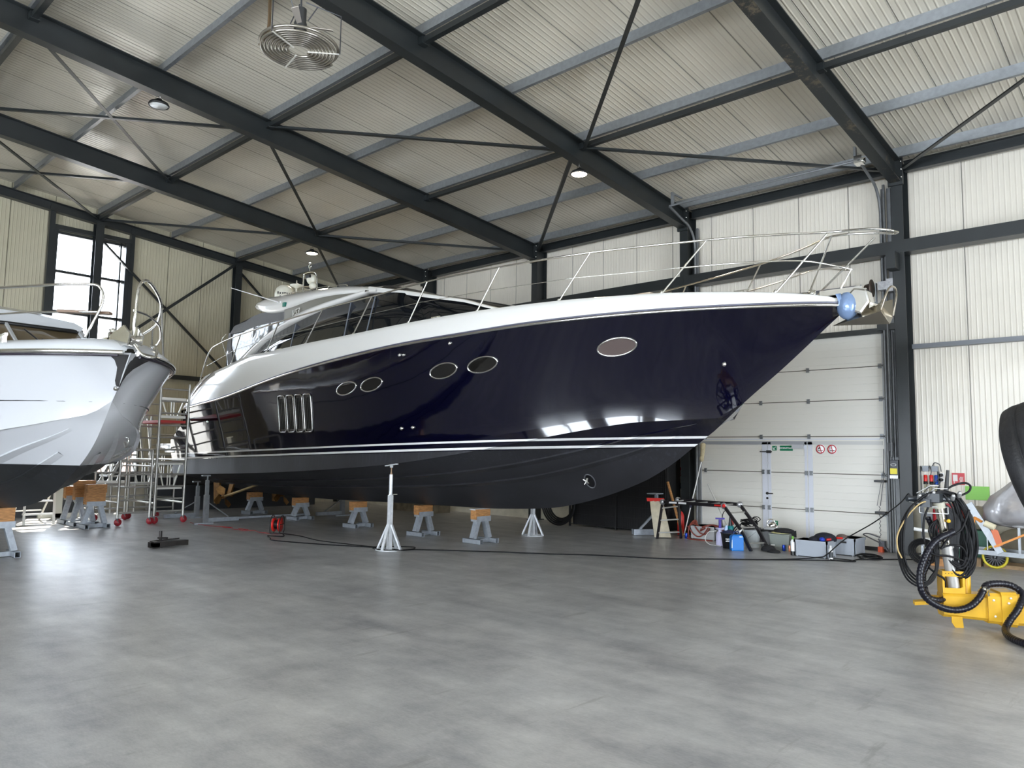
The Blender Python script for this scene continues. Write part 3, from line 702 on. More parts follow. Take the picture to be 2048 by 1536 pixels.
# front of the hard top runs down both sides of the windscreen as a white frame
for sg in (-1,1):
    m=MB(); rr=[]
    for y in lin(8.7,12.3,26):
        z=interp(y,[(8.6,4.17),(9.03,4.25),(9.65,4.45),(11.02,4.765),(12.25,5.03),(12.4,5.06)]); w=smooth_table(wt_t,y)-.02*(y>11)-.0
        w=min(w,1.30); k=.03+.07*max(0,(y-9)/3.3)
        rr.append([(BX+sg*(w+.03),y,z-k),(BX+sg*(w+.03),y,z-.005),(BX+sg*(w-.05),y,z+.02),(BX+sg*(w-.09),y,z-.03)])
    m.loft(rr); m.build('windscreen_frame',GEL,yacht)
m=MB(); m.tube(smooth([(BX-.9,9.6,4.46),(BX-.5,10.3,4.66),(BX-.42,10.9,4.80)]),.012,6); m.tube(smooth([(BX-1.2,10.0,4.30),(BX-1.24,10.5,4.48),(BX-1.28,11.0,4.60)]),.012,6); m.build('windscreen_wiper',BLACKP,yacht)
# dark recess between arch and hard top, with the model lettering
for sg in (-1,1):
    m=MB(); pts=[]
    up=[(y,smooth_table(lowz,y)+.02) for y in lin(12.6,15.3,14)]; dn=[(y,smooth_table(outer,y)-.03) for y in lin(15.3,12.6,14)]
    m.add([(BX+sg*1.44,a,b) for a,b in up+dn],[list(range(len(up+dn)))]); m.build('side_recess',REC,yacht)
text('model_lettering','V53',.20,mat('pale_lettering',(.75,.74,.70),.3,.3),roof,(BX-1.455,14.82,4.775),(0,-1,.13),(0,.13,1),.004,shear=.5)
m=MB(); m.bar((BX-1.45,14.83,4.655),(BX-1.45,14.58,4.70),.01,.016); m.build('lettering_underline',CHROME,roof)
# cockpit canopy: grey cloth with clear plastic windows
CLOTH=mat('grey_canvas',(.15,.15,.155),.8,bump=.4,bscale=14)
CLEAR=mat('clear_vinyl',(.40,.41,.42),.16,metal=.35,bump=1.2,bscale=3.5,alpha=.75)
for sg in (-1,1):
    tp=[(15.15,4.90),(15.9,4.92),(16.5,4.99),(16.9,4.93),(17.27,4.86),(17.8,4.80)]; md=[(15.15,4.68),(15.9,4.66),(16.5,4.66),(16.9,4.62),(17.3,4.58),(17.85,4.58)]
    lo=[(15.4,4.42),(15.9,4.22),(16.4,4.02),(16.9,3.82),(17.4,3.66),(17.8,3.62)]
    m=MB(); m.loft([[(BX+sg*(1.36+.02*math.sin(a[0]*9)),a[0],a[1]),(BX+sg*(1.42+.02*math.sin(a[0]*7)),(a[0]+b[0])/2,(a[1]+b[1])/2),(BX+sg*(1.43+.03*math.sin(a[0]*11)),b[0],b[1])] for a,b in zip(tp,md)]); m.build('canopy_cloth',CLOTH,yacht)
    m=MB(); m.loft([[(BX+sg*1.43,a[0],a[1]),(BX+sg*(1.47+.03*math.sin(a[0]*5)),(a[0]+b[0])/2+.04,(a[1]+b[1])/2),(BX+sg*(1.47),b[0],b[1])] for a,b in zip(md,lo)]); cv=m.build('canopy_window',CLEAR,yacht)
    m=MB()
    for a,b in ((15.9,4.66),(16.6,4.65)): m.bar((BX+sg*1.455,a,b),(BX+sg*1.49,a+.02,3.95 if a>16 else 4.2),.07,.012,up=(1,0,0))
    m.loft([[(BX+sg*1.46,17.75+.0,4.6),(BX+sg*1.49,17.65,4.2),(BX+sg*1.5,17.4,3.7)],[(BX+sg*1.46,17.87,4.62),(BX+sg*1.49,17.9,4.2),(BX+sg*1.5,17.7,3.62)]])
    m.build('canopy_seam',CLOTH,yacht)
m=MB(); m.loft([[(BX-1.36,17.8,4.80),(BX,17.85,4.95),(BX+1.36,17.8,4.80)],[(BX-1.43,17.9,4.58),(BX,17.98,4.65),(BX+1.43,17.9,4.58)]]); m.loft([[(BX-1.36,15.2,4.92),(BX,15.2,5.0),(BX+1.36,15.2,4.92)],[(BX-1.36,16.9,4.94),(BX,16.9,5.1),(BX+1.36,16.9,4.94)],[(BX-1.36,17.8,4.80),(BX,17.85,4.95),(BX+1.36,17.8,4.80)]]); m.build('canopy_cloth',CLOTH,yacht)
m=MB(); m.loft([[(BX-1.43,17.9,4.58),(BX,17.98,4.65),(BX+1.43,17.9,4.58)],[(BX-1.47,17.95,3.6),(BX,18.0,3.6),(BX+1.47,17.95,3.6)]]); m.build('canopy_window',CLEAR,yacht)
m=MB(); m.tube(smooth([(BX-1.47,17.98,4.6),(BX-1.55,18.02,4.42),(BX-1.45,17.85,3.95),(BX-1.45,17.6,3.7)]),.012,6); m.build('canopy_pole',CHROME,yacht)
# cockpit coaming wall so that the stern is not hollow
m=MB(); m.box((BX-1.62,16.3,2.9),(BX+1.62,18.0,3.62)); m.box((BX-1.9,18.0,1.8),(BX+1.9,18.9,2.7)); m.build('cockpit_moulding',GEL,yacht,bevel=.05)
# foredeck sun pad
m=MB(); m.box((BX-.95,5.9,4.0),(BX+.95,8.7,4.13)); m.build('sun_pad',mat('beige_upholstery',(.55,.45,.34),.7),yacht,bevel=.04)
# guard rails
for sg in (-1,1):
    P=[(2.02,18.1,3.34),(2.0,18.03,3.62),(1.97,17.75,4.10),(1.97,17.25,4.24),(1.96,16.3,4.36),(1.96,14.62,4.47),(1.95,12.94,4.56),(1.95,11.33,4.60)]
    P+=[(H.half(y)-.2,y,z) for y,z in ((9.8,4.67),(8.23,4.708),(6.65,4.74),(5.02,4.756),(4.2,4.768),(3.63,4.775),(3.1,4.72))]
    P=[(BX+sg*max(a,.12),b,c_) for a,b,c_ in P]+[(BX+sg*.10,2.85,4.66)]+[(BX,2.77,4.64)]
    m=MB(); m.tube(smooth(P,5),.0165,8); rail_=m.build('guard_rail',CHROME,yacht)
    for (yb,zb0,yt,zt0) in ((16.58,3.68,16.3,4.36),(15.02,3.82,14.62,4.47),(13.47,3.87,12.94,4.56),(11.82,3.91,11.33,4.60),(10.22,3.96,9.8,4.67),(8.64,4.0,8.23,4.708),(7.13,4.03,6.65,4.74),(5.6,4.02,5.02,4.756),(4.2,3.95,3.63,4.775)):
        m=MB(); hb=H.half(yb)-.15; ht=(H.half(yt)-.2)
        if yt>10.5: ht=1.955
        m.tube([(BX+sg*hb,yb,zb0-.02),(BX+sg*ht,yt,zt0)],.013,8); m.lathe([(.03,0),(.03,.012),(.015,.05)],(BX+sg*hb,yb,zb0-.01),(0,-.4,.9),8); m.build('stanchion',CHROME,yacht)
    m=MB(); W_=[(BX+sg*1.99,17.86,3.73),(BX+sg*1.98,16.46,4.02),(BX+sg*1.975,14.85,4.14),(BX+sg*1.965,13.25,4.2),(BX+sg*1.96,11.58,4.26),(BX+sg*(H.half(10.0)-.17),10.02,4.31),(BX+sg*(H.half(8.44)-.17),8.44,4.34),(BX+sg*(H.half(6.9)-.17),6.9,4.37),(BX+sg*(H.half(5.33)-.17),5.33,4.375)]
    m.tube(W_,.005,5); m.build('guard_wire',CHROME,yacht)
    m=MB(); m.tube(smooth([(BX+sg*(H.half(5.33)-.17),5.33,4.375),(BX+sg*(H.half(4.6)-.18),4.6,4.39),(BX+sg*(H.half(3.93)-.19),3.93,4.39),(BX+sg*.14,3.5,4.28),(BX+sg*.0,3.36,4.24)],4),.012,8); m.build('pulpit_rail',CHROME,yacht)
m=MB(); m.tube([(BX+.18,3.95,3.93),(BX,3.05,4.62)],.013,8); m.tube([(BX,3.55,3.9),(BX,3.36,4.24)],.012,8); m.build('stanchion',CHROME,yacht)
# bow roller and polished anchor
m=MB(); m.box((BX-.10,3.2,3.80),(BX-.07,3.75,3.98)); m.box((BX+.07,3.2,3.80),(BX+.10,3.75,3.98)); m.lathe([(.06,-.07),(.06,.07)],(BX,3.28,3.85),(1,0,0),14); m.box((BX-.1,3.4,3.86),(BX+.1,3.8,3.90)); m.build('bow_roller',CHROME,yacht)
m=MB(); m.prism([(BX-.11,3.30,3.97),(BX-.11,3.14,3.93),(BX-.11,3.10,3.75),(BX-.11,3.22,3.60),(BX-.11,3.38,3.66),(BX-.11,3.42,3.85)],(.22,0,0)); m.build('stem_plate',CHROME,yacht,bevel=.03)
m=MB()
m.bar((BX,3.5,3.93),(BX,3.02,3.70),.05,.03)
tip=Vector((BX,3.62,3.50)); wl=Vector((BX-.26,2.93,3.58)); wr=Vector((BX+.26,2.93,3.58)); kc=Vector((BX,3.02,3.74)); kb=Vector((BX,2.9,3.45)); tl=Vector((BX-.16,2.9,3.80)); tr=Vector((BX+.16,2.9,3.80))
m.add([tip,wl,tl,kc,tr,wr,kb],[(0,1,6),(0,6,5),(0,3,1),(0,5,3),(1,2,3),(3,4,5),(1,3,6),(3,5,6)])
m.tube(smooth([(BX-.26,2.93,3.60),(BX-.18,2.86,3.86),(BX,2.84,3.93),(BX+.18,2.86,3.86),(BX+.26,2.93,3.6)]),.014,6)
m.build('anchor',mat('anchor_steel',(.50,.46,.39),.2,1),yacht)
# protective blue cloth wrapped around the stem head
m=MB(); m.loft([[(BX-.16+.02*math.sin(a*3),3.50-.06*a/3+.02*math.cos(a*2),3.90),(BX-.17,3.46+.03*math.sin(a*5),3.75),(BX-.12,3.42,3.60+.02*math.sin(a*4)),(BX-.02,3.40,3.52)] for a in (0,1,2,3)]); 
m.sphere((BX-.06,3.40,3.74),(.13,.14,.19),14); m.build('stem_cover',mat('pale_blue_cloth',(.22,.32,.52),.25,bump=.6,bscale=9,metal=.3),yacht)
# cleats on the side deck
m=MB()
for y in (14.55,9.58,4.6):
    h=H.half(y)-.2; z=H.zs(y)-.03
    m.bar((BX-h,y-.11,z+.06),(BX-h,y+.11,z+.06),.018,.018); m.box((BX-h-.02,y-.05,z-.02),(BX-h+.02,y-.03,z+.06)); m.box((BX-h-.02,y+.03,z-.02),(BX-h+.02,y+.05,z+.06))
m.build('deck_cleat',CHROME,yacht)
m=MB()
h=H.half(3.9)-.1
m.lathe([(.05,0),(.05,.05),(0,.07)],(BX-.1,3.85,3.95),(0,0,1),12); m.lathe([(.04,0),(.04,.06),(0,.07)],(BX+.05,4.0,3.95),(0,0,1),12); m.build('windlass',CHROME,yacht)
# equipment on the hard top
m=MB(); m.lathe([(.22,-.04),(.235,0),(.24,.10),(.235,.17),(.20,.27),(.12,.335),(0,.36)],(9.62,16.55,5.42),(0,0,1),28); dome=m.build('radome',mat('radome_white',(.74,.72,.62),.35),roof)
for i,ch in enumerate('Raymarine'):
    a=math.radians(-158+i*13.5); p=(9.62+.243*math.cos(a),16.55+.243*math.sin(a),5.54)
    text('maker_lettering',ch,.085,mat('black_lettering',(.01,.01,.01),.4),roof,p,(-math.sin(a),math.cos(a),0),(0,0,1),.002,bold=.003)
m=MB(); m.tube([(9.72,16.18,5.36),(9.72,16.18,5.68)],.02,8); m.lathe([(.03,0),(.05,.02),(.165,.07),(.155,.09),(.05,.11),(.015,.13),(.012,.20),(0,.20)],(9.72,16.18,5.66),(0,0,1),24); m.build('satellite_antenna',mat('radome_white',(0,0,0)),roof)
m=MB(); m.tube(smooth([(9.9,16.17,5.36),(9.9,16.17,5.97),(9.91,16.12,6.07),(9.97,15.9,6.08),(10.0,15.74,5.97),(10.0,15.72,5.45)],5),.02,8)
m.tube([(9.9,16.17,5.74),(10.0,15.72,5.70)],.018,8); m.build('light_mast',CHROME,roof)
m=MB(); m.sphere((10.0,15.95,5.90),(.13,.14,.13),14); m.box((9.85,15.84,5.92),(9.90,16.0,5.99),1); m.lathe([(.06,0),(.09,.06),(.08,.09),(0,.1)],(9.93,15.78,5.70),(-.6,-.7,-.1),14); m.build('search_light',[mat('radome_white',(0,0,0)),BLACKP],roof)
m=MB(); m.tube([(9.95,15.98,6.08),(9.95,15.98,6.18)],.012,6); m.tube(arc((9.95,15.98,6.235),.05,0,2*math.pi,14,(0,1,0),(0,0,1)),.013,6); m.lathe([(.035,0),(.045,.03),(.045,.05),(0,.07)],(9.95,15.98,6.29),(0,0,1),12); m.build('masthead_light',CHROME,roof)
m=MB(); m.bar((10.1,15.75,5.62),(10.1,14.95,5.44),.16,.03); m.build('radar_bracket',ALU,roof)
m=MB(); m.tube([(BX-1.46,15.55,5.11),(BX-1.52,17.75,5.74)],.011,6,rads=[.016,.009]); m.lathe([(.03,0),(.03,.05),(0,.06)],(BX-1.4,15.5,5.1),(-1,0,.2),10); m.build('whip_aerial',WHITE,roof)
m=MB(); m.box((BX-1.50,15.2,4.96),(BX-1.44,15.3,5.06)); m.build('green_side_light',mat('green_lens',(.0,.16,.12),.2),roof)
m=MB()
for y in (15.9,15.2,14.6,13.9,13.2): m.lathe([(.02,0),(.02,.03),(0,.035)],(BX-1.22,y,smooth_table(topz,y)+.0),(0,0,1),8)
m.tube([(BX-1.22,y,smooth_table(topz,y)+.035) for y in lin(13.2,15.9,12)],.009,6); m.build('roof_rail',CHROME,roof)

# ------------------------------------------------------------------ white boat at the left
WB=Hull(3.3,8.95,20.5,
 stem=[(8.95,2.78),(9.2,2.46),(9.42,2.25),(9.6,2.05),(9.85,1.8),(10.1,1.62),(10.4,1.46),(10.9,1.24),(11.4,1.05),(12.4,.86),(13.3,.78),(15,.72),(20.5,.70)],
 rail=[(8.95,2.78),(12,2.80),(20.5,2.7)], sheer=[(8.95,2.82),(9.15,2.90),(9.35,2.94),(10,2.94),(12,2.95),(20.5,2.88)],
 chine=[(9.4,2.14),(9.67,2.07),(10.2,1.97),(10.9,1.87),(12,1.65),(14,1.42),(20,1.15)], bmax=1.85,bk=5.5,cmax=1.55,y_chine=9.45,ck=6,flare=.5)
WX=3.3
wboat=thing('white_motor_boat','white motor boat with black bottom paint, its bow at the left edge of the photo','boat',(WX,14,0))
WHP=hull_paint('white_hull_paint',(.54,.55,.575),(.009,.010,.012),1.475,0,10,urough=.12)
wys=lin(8.95,10.5,16)+lin(10.5,14,14)[1:]+lin(14,20.5,12)[1:]
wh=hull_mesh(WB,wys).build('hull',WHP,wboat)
for f in (.66,.36):
    for sg in (-1,1):
        m=MB(); rows=[]
        for y in lin(9.95 if f==.66 else 10.4,19.5,50):
            b,z=WB.bottom(y,f); b2,z2=WB.bottom(y,f-.09); e=min(1,(y-9.9)/1.0)*.025+.003
            rows.append([(WX+sg*b2,y,z2-.002),(WX+sg*(b+e*.6),y,z-e),(WX+sg*(b+.002),y,z+.004)])
        m.loft(rows,sm=False); m.build('spray_rail',WHP,wh)
for sg in (-1,1):
    m=MB(); m.tube([hull_pt(WB,y,2.235+.01*(y-9.5),sg,.0) for y in lin(9.55,20,40)],.012,6,rads=[.002+.010*min(1,i/6) for i in range(41)]); m.build('styling_line',BLACKP,wh)
    m=MB(); m.tube([(WX+sg*(WB.half(y)+.015),y,WB.zr(y)) for y in lin(8.97,20.3,60)],.028,8); m.build('rubbing_strake',CHROME,wboat)
    m=MB(); m.tube([(WX+sg*(WB.half(y)+.008),y,WB.zr(y)-.035) for y in lin(9.0,20.3,60)],.016,6); m.build('strake_insert',mat('strake_black',(.02,.015,.025),.25),wboat)
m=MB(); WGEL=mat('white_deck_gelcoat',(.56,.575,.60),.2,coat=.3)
for sg in (-1,1):
    rr=[]
    for y in lin(8.97,20.3,70):
        h=WB.half(y); r=WB.zr(y); s_=WB.zs(y); q=min(.16,h*.45)
        rr.append([(WX+sg*h,y,r),(WX+sg*(h-q*.2),y,r+(s_-r)*.5),(WX+sg*(h-q*.6),y,s_-.03),(WX+sg*(h-q),y,s_),(WX+sg*(h-q)*.5,y,s_+.05*min(1,h)),(WX,y,s_+.07*min(1,h))])
    m.loft(rr)
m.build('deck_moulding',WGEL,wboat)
# anchor recess plate and roller
m=MB()
def wp(y,z,sg,o=.012): return hull_pt(WB,y,z,sg,o)
rr=[]
for z,ya,yb in ((2.76,9.085,9.24),(2.70,9.10,9.22),(2.62,9.14,9.20),(2.54,9.20,9.21),(2.48,9.25,9.235),(2.43,9.27,9.26),(2.41,9.262,9.27)):
    y0_=8.955+(2.78-z)*.78
    row=[wp(ya-(ya-y0_)*t,z,-1) for t in (0,.35,.7,1)]+[wp(y0_+(yb-y0_)*t,z,1) for t in (.3,.65,1)]
    rr.append(row)
m.loft(rr); m.build('stem_plate',mat('steel_stem_plate',(.16,.16,.17),.22,.9),wboat)
m=MB()
for dx in (-.07,.07): m.prism([(WX+dx-.01,9.45,2.86),(WX+dx-.01,8.86,2.86),(WX+dx-.01,8.80,2.98),(WX+dx-.01,9.0,3.10),(WX+dx-.01,9.4,3.02)],(.02,0,0))
m.lathe([(.06,-.06),(.035,0),(.06,.06)],(WX,8.86,2.92),(1,0,0),14); m.box((WX-.07,8.95,2.86),(WX+.07,9.5,2.88)); m.tube(smooth([(WX-.02,8.8,2.86),(WX+.05,8.72,2.74),(WX+.18,8.72,2.74),(WX+.24,8.86,2.86),(WX+.24,9.0,2.9)]),.016,8); m.build('bow_roller',CHROME,wboat)
m=MB(); m.lathe([(.028,0),(.03,.02),(.012,.03),(.012,.04),(0,.04)],hull_pt(WB,9.3,2.39,-1),(-.3,-.9,0),10); m.build('bow_eye',CHROME,wboat)
m=MB(); m.lathe([(.05,0),(.05,.1),(.03,.12),(.05,.14),(0,.16)],(WX,9.55,2.97),(0,0,1),14); m.box((WX-.1,9.45,2.96),(WX+.1,9.8,3.0)); m.build('windlass',CHROME,wboat)
p_=hull_pt(WB,10.75,1.80,1,.01)
m=MB(); m.tube([p_+Vector((0,.09*math.cos(a)*.8,.09*math.sin(a))) for a in lin(0,2*math.pi,16)[:-1]],.012,6,closed=True); m.build('thruster_ring',CHROME,wh)
# left guard rail (ends at the bow) and right pulpit
def wr(y,off,z,sg): return (WX+sg*max(WB.half(y)-off,.02),y,z)
m=MB(); m.tube(smooth([wr(9.40,.16,2.97,-1),wr(9.30,.2,3.35,-1),wr(9.32,.2,3.54,-1),wr(9.45,.2,3.59,-1),wr(10,.2,3.59,-1),wr(11.5,.2,3.6,-1),wr(14,.2,3.6,-1),wr(17,.2,3.55,-1)],5),.017,8); m.build('guard_rail',CHROME,wboat)
m=MB(); m.tube([wr(9.32,.2,3.265,-1),wr(10,.17,3.27,-1),wr(11.5,.17,3.28,-1),wr(14,.17,3.28,-1),wr(17,.17,3.25,-1)],.012,8); m.build('lower_rail',CHROME,wboat)
m=MB(); m.tube(smooth([wr(9.02,.1,2.92,1),wr(8.98,.05,3.2,1),wr(9.0,.05,3.55,1),wr(9.12,.08,3.68,1),wr(9.5,.16,3.70,1),wr(10.2,.2,3.66,1),wr(10.9,.22,3.6,1),wr(12,.22,3.55,1),wr(14,.22,3.5,1),wr(17,.22,3.45,1)],5),.018,8); m.build('guard_rail',CHROME,wboat)
m=MB(); m.tube(smooth([wr(8.98,.06,3.28,1),wr(9.4,.14,3.30,1),wr(10.2,.18,3.28,1),wr(12,.2,3.25,1),wr(15,.2,3.2,1)],4),.013,8); m.build('lower_rail',CHROME,wboat)
for sg,yy in ((-1,(10.6,12.2,13.9)),(1,(10.35,10.55,12.0,13.6))):
    for y in yy: m=MB(); m.tube([wr(y+.25,.14,2.93,sg),wr(y,.2,3.6,sg)],.014,8); m.build('stanchion',CHROME,wboat)
m=MB(); m.bar((WX-.55,9.7,3.27),(WX-.1,9.35,3.27),.10,.03); m.build('boarding_plank',mat('brown_teak',(.18,.11,.07),.5),wboat)
# wheelhouse of the white boat
m=MB(); rr=[]
for y in lin(14.4,19.0,10):
    z=3.84+.35*min(1,(y-14.4)/2.2)**.7
    rr.append([(WX+a,y,z+b) for a,b in ((-1.15,-.12),(-1.2,-.05),(-1.05,0.02),(-.5,.08),(0,.1),(.5,.08),(1.05,.02),(1.2,-.05),(1.15,-.12))])
m.loft(rr); m.add([Vector(p) for p in rr[0]]+[(WX,14.35,3.74)],[(i,i+1,9) for i in range(8)]); wr_=m.build('wheelhouse_roof',WGEL,wboat)
m=MB(); m.tube(smooth([(WX-1.18,15.0,3.78),(WX-1.12,14.45,3.72),(WX-.5,14.3,3.70),(WX,14.27,3.70),(WX+.5,14.3,3.70),(WX+1.12,14.45,3.72),(WX+1.2,15.0,3.80),(WX+1.2,18.5,4.1)],5),.035,8); m.build('roof_edge',BLACKP,wr_)
m=MB(); m.loft([[(WX-1.15,14.5,3.72),(WX-.5,14.33,3.70),(WX,14.3,3.70),(WX+.5,14.33,3.70),(WX+1.15,14.5,3.72)],[(WX-1.3,13.7,3.12),(WX-.6,13.2,3.06),(WX,13.05,3.05),(WX+.6,13.2,3.06),(WX+1.3,13.7,3.12)]])
for sg in (-1,1): m.loft([[(WX+sg*1.15,14.5,3.72),(WX+sg*1.18,18.8,4.1)],[(WX+sg*1.3,13.7,3.12),(WX+sg*1.35,18.8,3.1)]])
m.build('windscreen',mat('amber_tinted_glass',(.16,.12,.07),.06,coat=.2),wboat)
m=MB()
for sg in (-1,1): m.bar((WX+sg*1.15,14.48,3.74),(WX+sg*1.32,13.66,3.08),.07,.05)
m.build('windscreen_frame',WGEL,wboat); m=MB(); m.bar((WX,14.3,3.72),(WX,13.04,3.04),.04,.04); m.build('windscreen_mullion',WGEL,wboat)
m=MB(); m.tube([(WX+.5,13.15,3.1),(WX+.2,14.0,3.6)],.012,6); m.tube([(WX+.9,13.35,3.1),(WX+.35,13.6,3.42)],.012,6); m.build('windscreen_wiper',BLACKP,wboat)
m=MB(); m.bar((WX-.95,10.1,2.99),(WX-.95,10.35,2.99),.03,.03); m.box((WX-.97,10.15,2.9),(WX-.93,10.18,2.99)); m.box((WX-.97,10.27,2.9),(WX-.93,10.3,2.99)); m.build('deck_cleat',CHROME,wboat)
# ================================================================== sectional door and fittings
DX=15.2
def door_mat():
    m=bpy.data.materials.new('door_panel_white'); m.use_nodes=True; nt=m.node_tree; b=nt.nodes['Principled BSDF']
    b.inputs['Base Color'].default_value=(.66,.645,.595,1); b.inputs['Roughness'].default_value=.35
    g=N(nt,'ShaderNodeNewGeometry'); sx=N(nt,'ShaderNodeSeparateXYZ'); nt.links.new(g.outputs['Position'],sx.inputs[0])
    t=math_(nt,'ABSOLUTE',math_(nt,'SUBTRACT',math_(nt,'MODULO',sx.outputs[2],.14),.07))
    r=N(nt,'ShaderNodeMapRange',i1=.0,i2=.006,i3=0.,i4=1.); nt.links.new(t,r.inputs[0])
    n=N(nt,'ShaderNodeTexNoise'); n.inputs['Scale'].default_value=45; nt.links.new(g.outputs['Position'],n.inputs['Vector'])
    bp=N(nt,'ShaderNodeBump'); bp.inputs['Strength'].default_value=.6; bp.inputs['Distance'].default_value=.004
    nt.links.new(math_(nt,'ADD',r.outputs[0],math_(nt,'MULTIPLY',n.outputs['Fac'],.25)),bp.inputs['Height']); nt.links.new(bp.outputs[0],b.inputs['Normal'])
    return m
DOORM=door_mat(); SEAL=mat('dark_rubber_seal',(.02,.02,.022),.6); PROF=mat('door_profile',(.58,.60,.66),.4)
zj=[.06,.68,1.41,2.14,2.85,3.48,4.14]
d=MB()
for a,b in zip(zj,zj[1:]): d.box((DX,DY0+.02,a+.008),(DX+.05,DY1,b-.008))
door=struct('door_1',d,DOORM)
m=MB(); m.box((DX+.012,DY0,.05),(DX+.045,DY1,4.1)); m.build('joint_seal',mat('joint_brown',(.10,.085,.065),.7),door)  # dark brown backing that shows in the joints between door panels
m=MB(); m.box((DX-.005,DY0+.02,0),(DX+.05,DY1,.062)); m.build('floor_seal',SEAL,door)
def strip(y0,y1,z0,z1,mt,name,o=.012): m=MB(); m.box((DX-o,y0,z0),(DX,y1,z1)); return m.build(name,mt,door)
wk=tag(MB().box((DX-.006,5.87,.1),(DX,6.69,2.02)).build('wicket_leaf',DOORM,door))
for a,b in ((.69,1.40),(1.42,2.02),(.1,.67)): pass
for y0,y1 in ((6.70,6.82),(6.63,6.69),(5.88,5.93),(5.77,5.86)):
    strip(y0,y1,.06,2.03,PROF,'door_profile')
strip(5.77,8.2,1.98,2.05,mat('door_profile_grey',(.30,.31,.33),.4),'door_profile'); strip(DY0+.05,5.77,1.98,2.05,mat('door_profile_pale',(.5,.5,.49),.4),'door_profile')
for z in (.68,1.41): strip(5.93,6.63,z-.007,z+.007,mat('joint_brown',(0,0,0)),'joint_seal',.008)
strip(DY0+.1,8.15,2.075,2.10,PROF,'door_profile')
for z in zj[1:-1]:
    ys_=(5.83,6.83,4.46,8.12) if z>2 else (5.80,5.90,6.68,6.80,4.46,8.12)
    for y in ys_:
        m=MB(); m.box((DX-.025,y-.03,z-.045),(DX-.004,y+.03,z-.008)); m.box((DX-.025,y-.03,z+.008),(DX-.004,y+.03,z+.045)); m.box((DX-.035,y-.022,z-.014),(DX-.012,y+.022,z+.014)); m.build('hinge',GALV,door)
for z in zj[1:-1]:
    m=MB(); m.bar((DX-.02,4.47,z),(DX-.06,4.38,z),.05,.03); m.lathe([(.03,0),(.03,.05),(0,.05)],(DX-.06,4.38,z),(0,-1,0),10); m.build('roller_bracket',GALV,door)
m=MB(); m.tube([(DX-.06,6.72,.97),(DX-.06,6.58,.97)],.011,8); m.lathe([(.03,0),(.03,.01),(.012,.02),(.012,.06),(0,.06)],(DX-.005,6.72,.97),(-1,0,0),12); m.build('door_handle',BLACKP,door)
m=MB(); m.lathe([(.024,0),(.024,.012),(0,.014)],(DX-.006,6.72,.87),(-1,0,0),12); m.build('lock_cylinder',BLACKP,door)
m=MB(); m.box((DX-.03,6.62,1.80),(DX-.01,6.72,1.86)); m.bar((DX-.025,6.60,1.83),(DX-.025,6.86,1.83),.02); m.build('door_bolt',mat('dark_bolt',(.06,.06,.06),.4,.5),door)
m=MB(); m.box((DX-.06,5.93,1.90),(DX-.012,6.17,1.965)); m.bar((DX-.04,5.9,1.97),(DX-.04,6.17,1.975),.015); m.build('door_closer',mat('closer_grey',(.45,.46,.48),.4),door)
# stickers on the door
SGREEN=mat('sign_green',(.0,.16,.07),.4); SWHITE=mat('sign_white',(.85,.85,.85),.4); SRED=mat('sign_red',(.50,.012,.02),.4); SBLK=mat('sign_black',(.01,.01,.012),.4)
def sign_plate(name,label,cat,yc,zc,w,h,mt,x=DX-.008,bevel=0):
    o=tag(MB().cbox((x-.002,yc,zc),(.004,w,h)).build(name,mt),label,cat); return o
def arrow(o,yc,zc,s,x):
    m=MB(); x=x-.0055
    m.prism([(x,yc-s*.5,zc+s*.62),(x,yc-s*.62,zc+s*.5),(x,yc+s*.22,zc-s*.34),(x,yc+s*.34,zc-s*.22)],(-.001,0,0))
    m.prism([(x,yc+s*.55,zc+s*.3),(x,yc+s*.55,zc-s*.55),(x,yc+s*.38,zc-s*.38),(x,yc+s*.38,zc+s*.3)],(-.001,0,0)); m.prism([(x,yc+s*.55,zc-s*.55),(x,yc-s*.3,zc-s*.55),(x,yc-s*.3,zc-s*.38),(x,yc+s*.38,zc-s*.38)],(-.001,0,0)); m.build('arrow',SWHITE,o)
o=sign_plate('exit_arrow_sign','small green arrow sticker at the top left of the wicket door','sign',6.55,1.905,.095,.095,SGREEN); arrow(o,6.55,1.905,.055,DX-.008)
o=sign_plate('exit_arrow_sign','small green arrow sticker near the floor on the wicket door','sign',6.55,.37,.095,.095,SGREEN,DX-.010); arrow(o,6.55,.37,.055,DX-.010)
o=sign_plate('emergency_exit_sign','wide green emergency exit sticker on the wicket door','sign',6.30,1.905,.27,.105,SGREEN); text('lettering','NOODUITGANG',.042,SWHITE,o,(DX-.0145,6.30,1.905),(0,-1,0),(0,0,1),.0008,bold=.001)
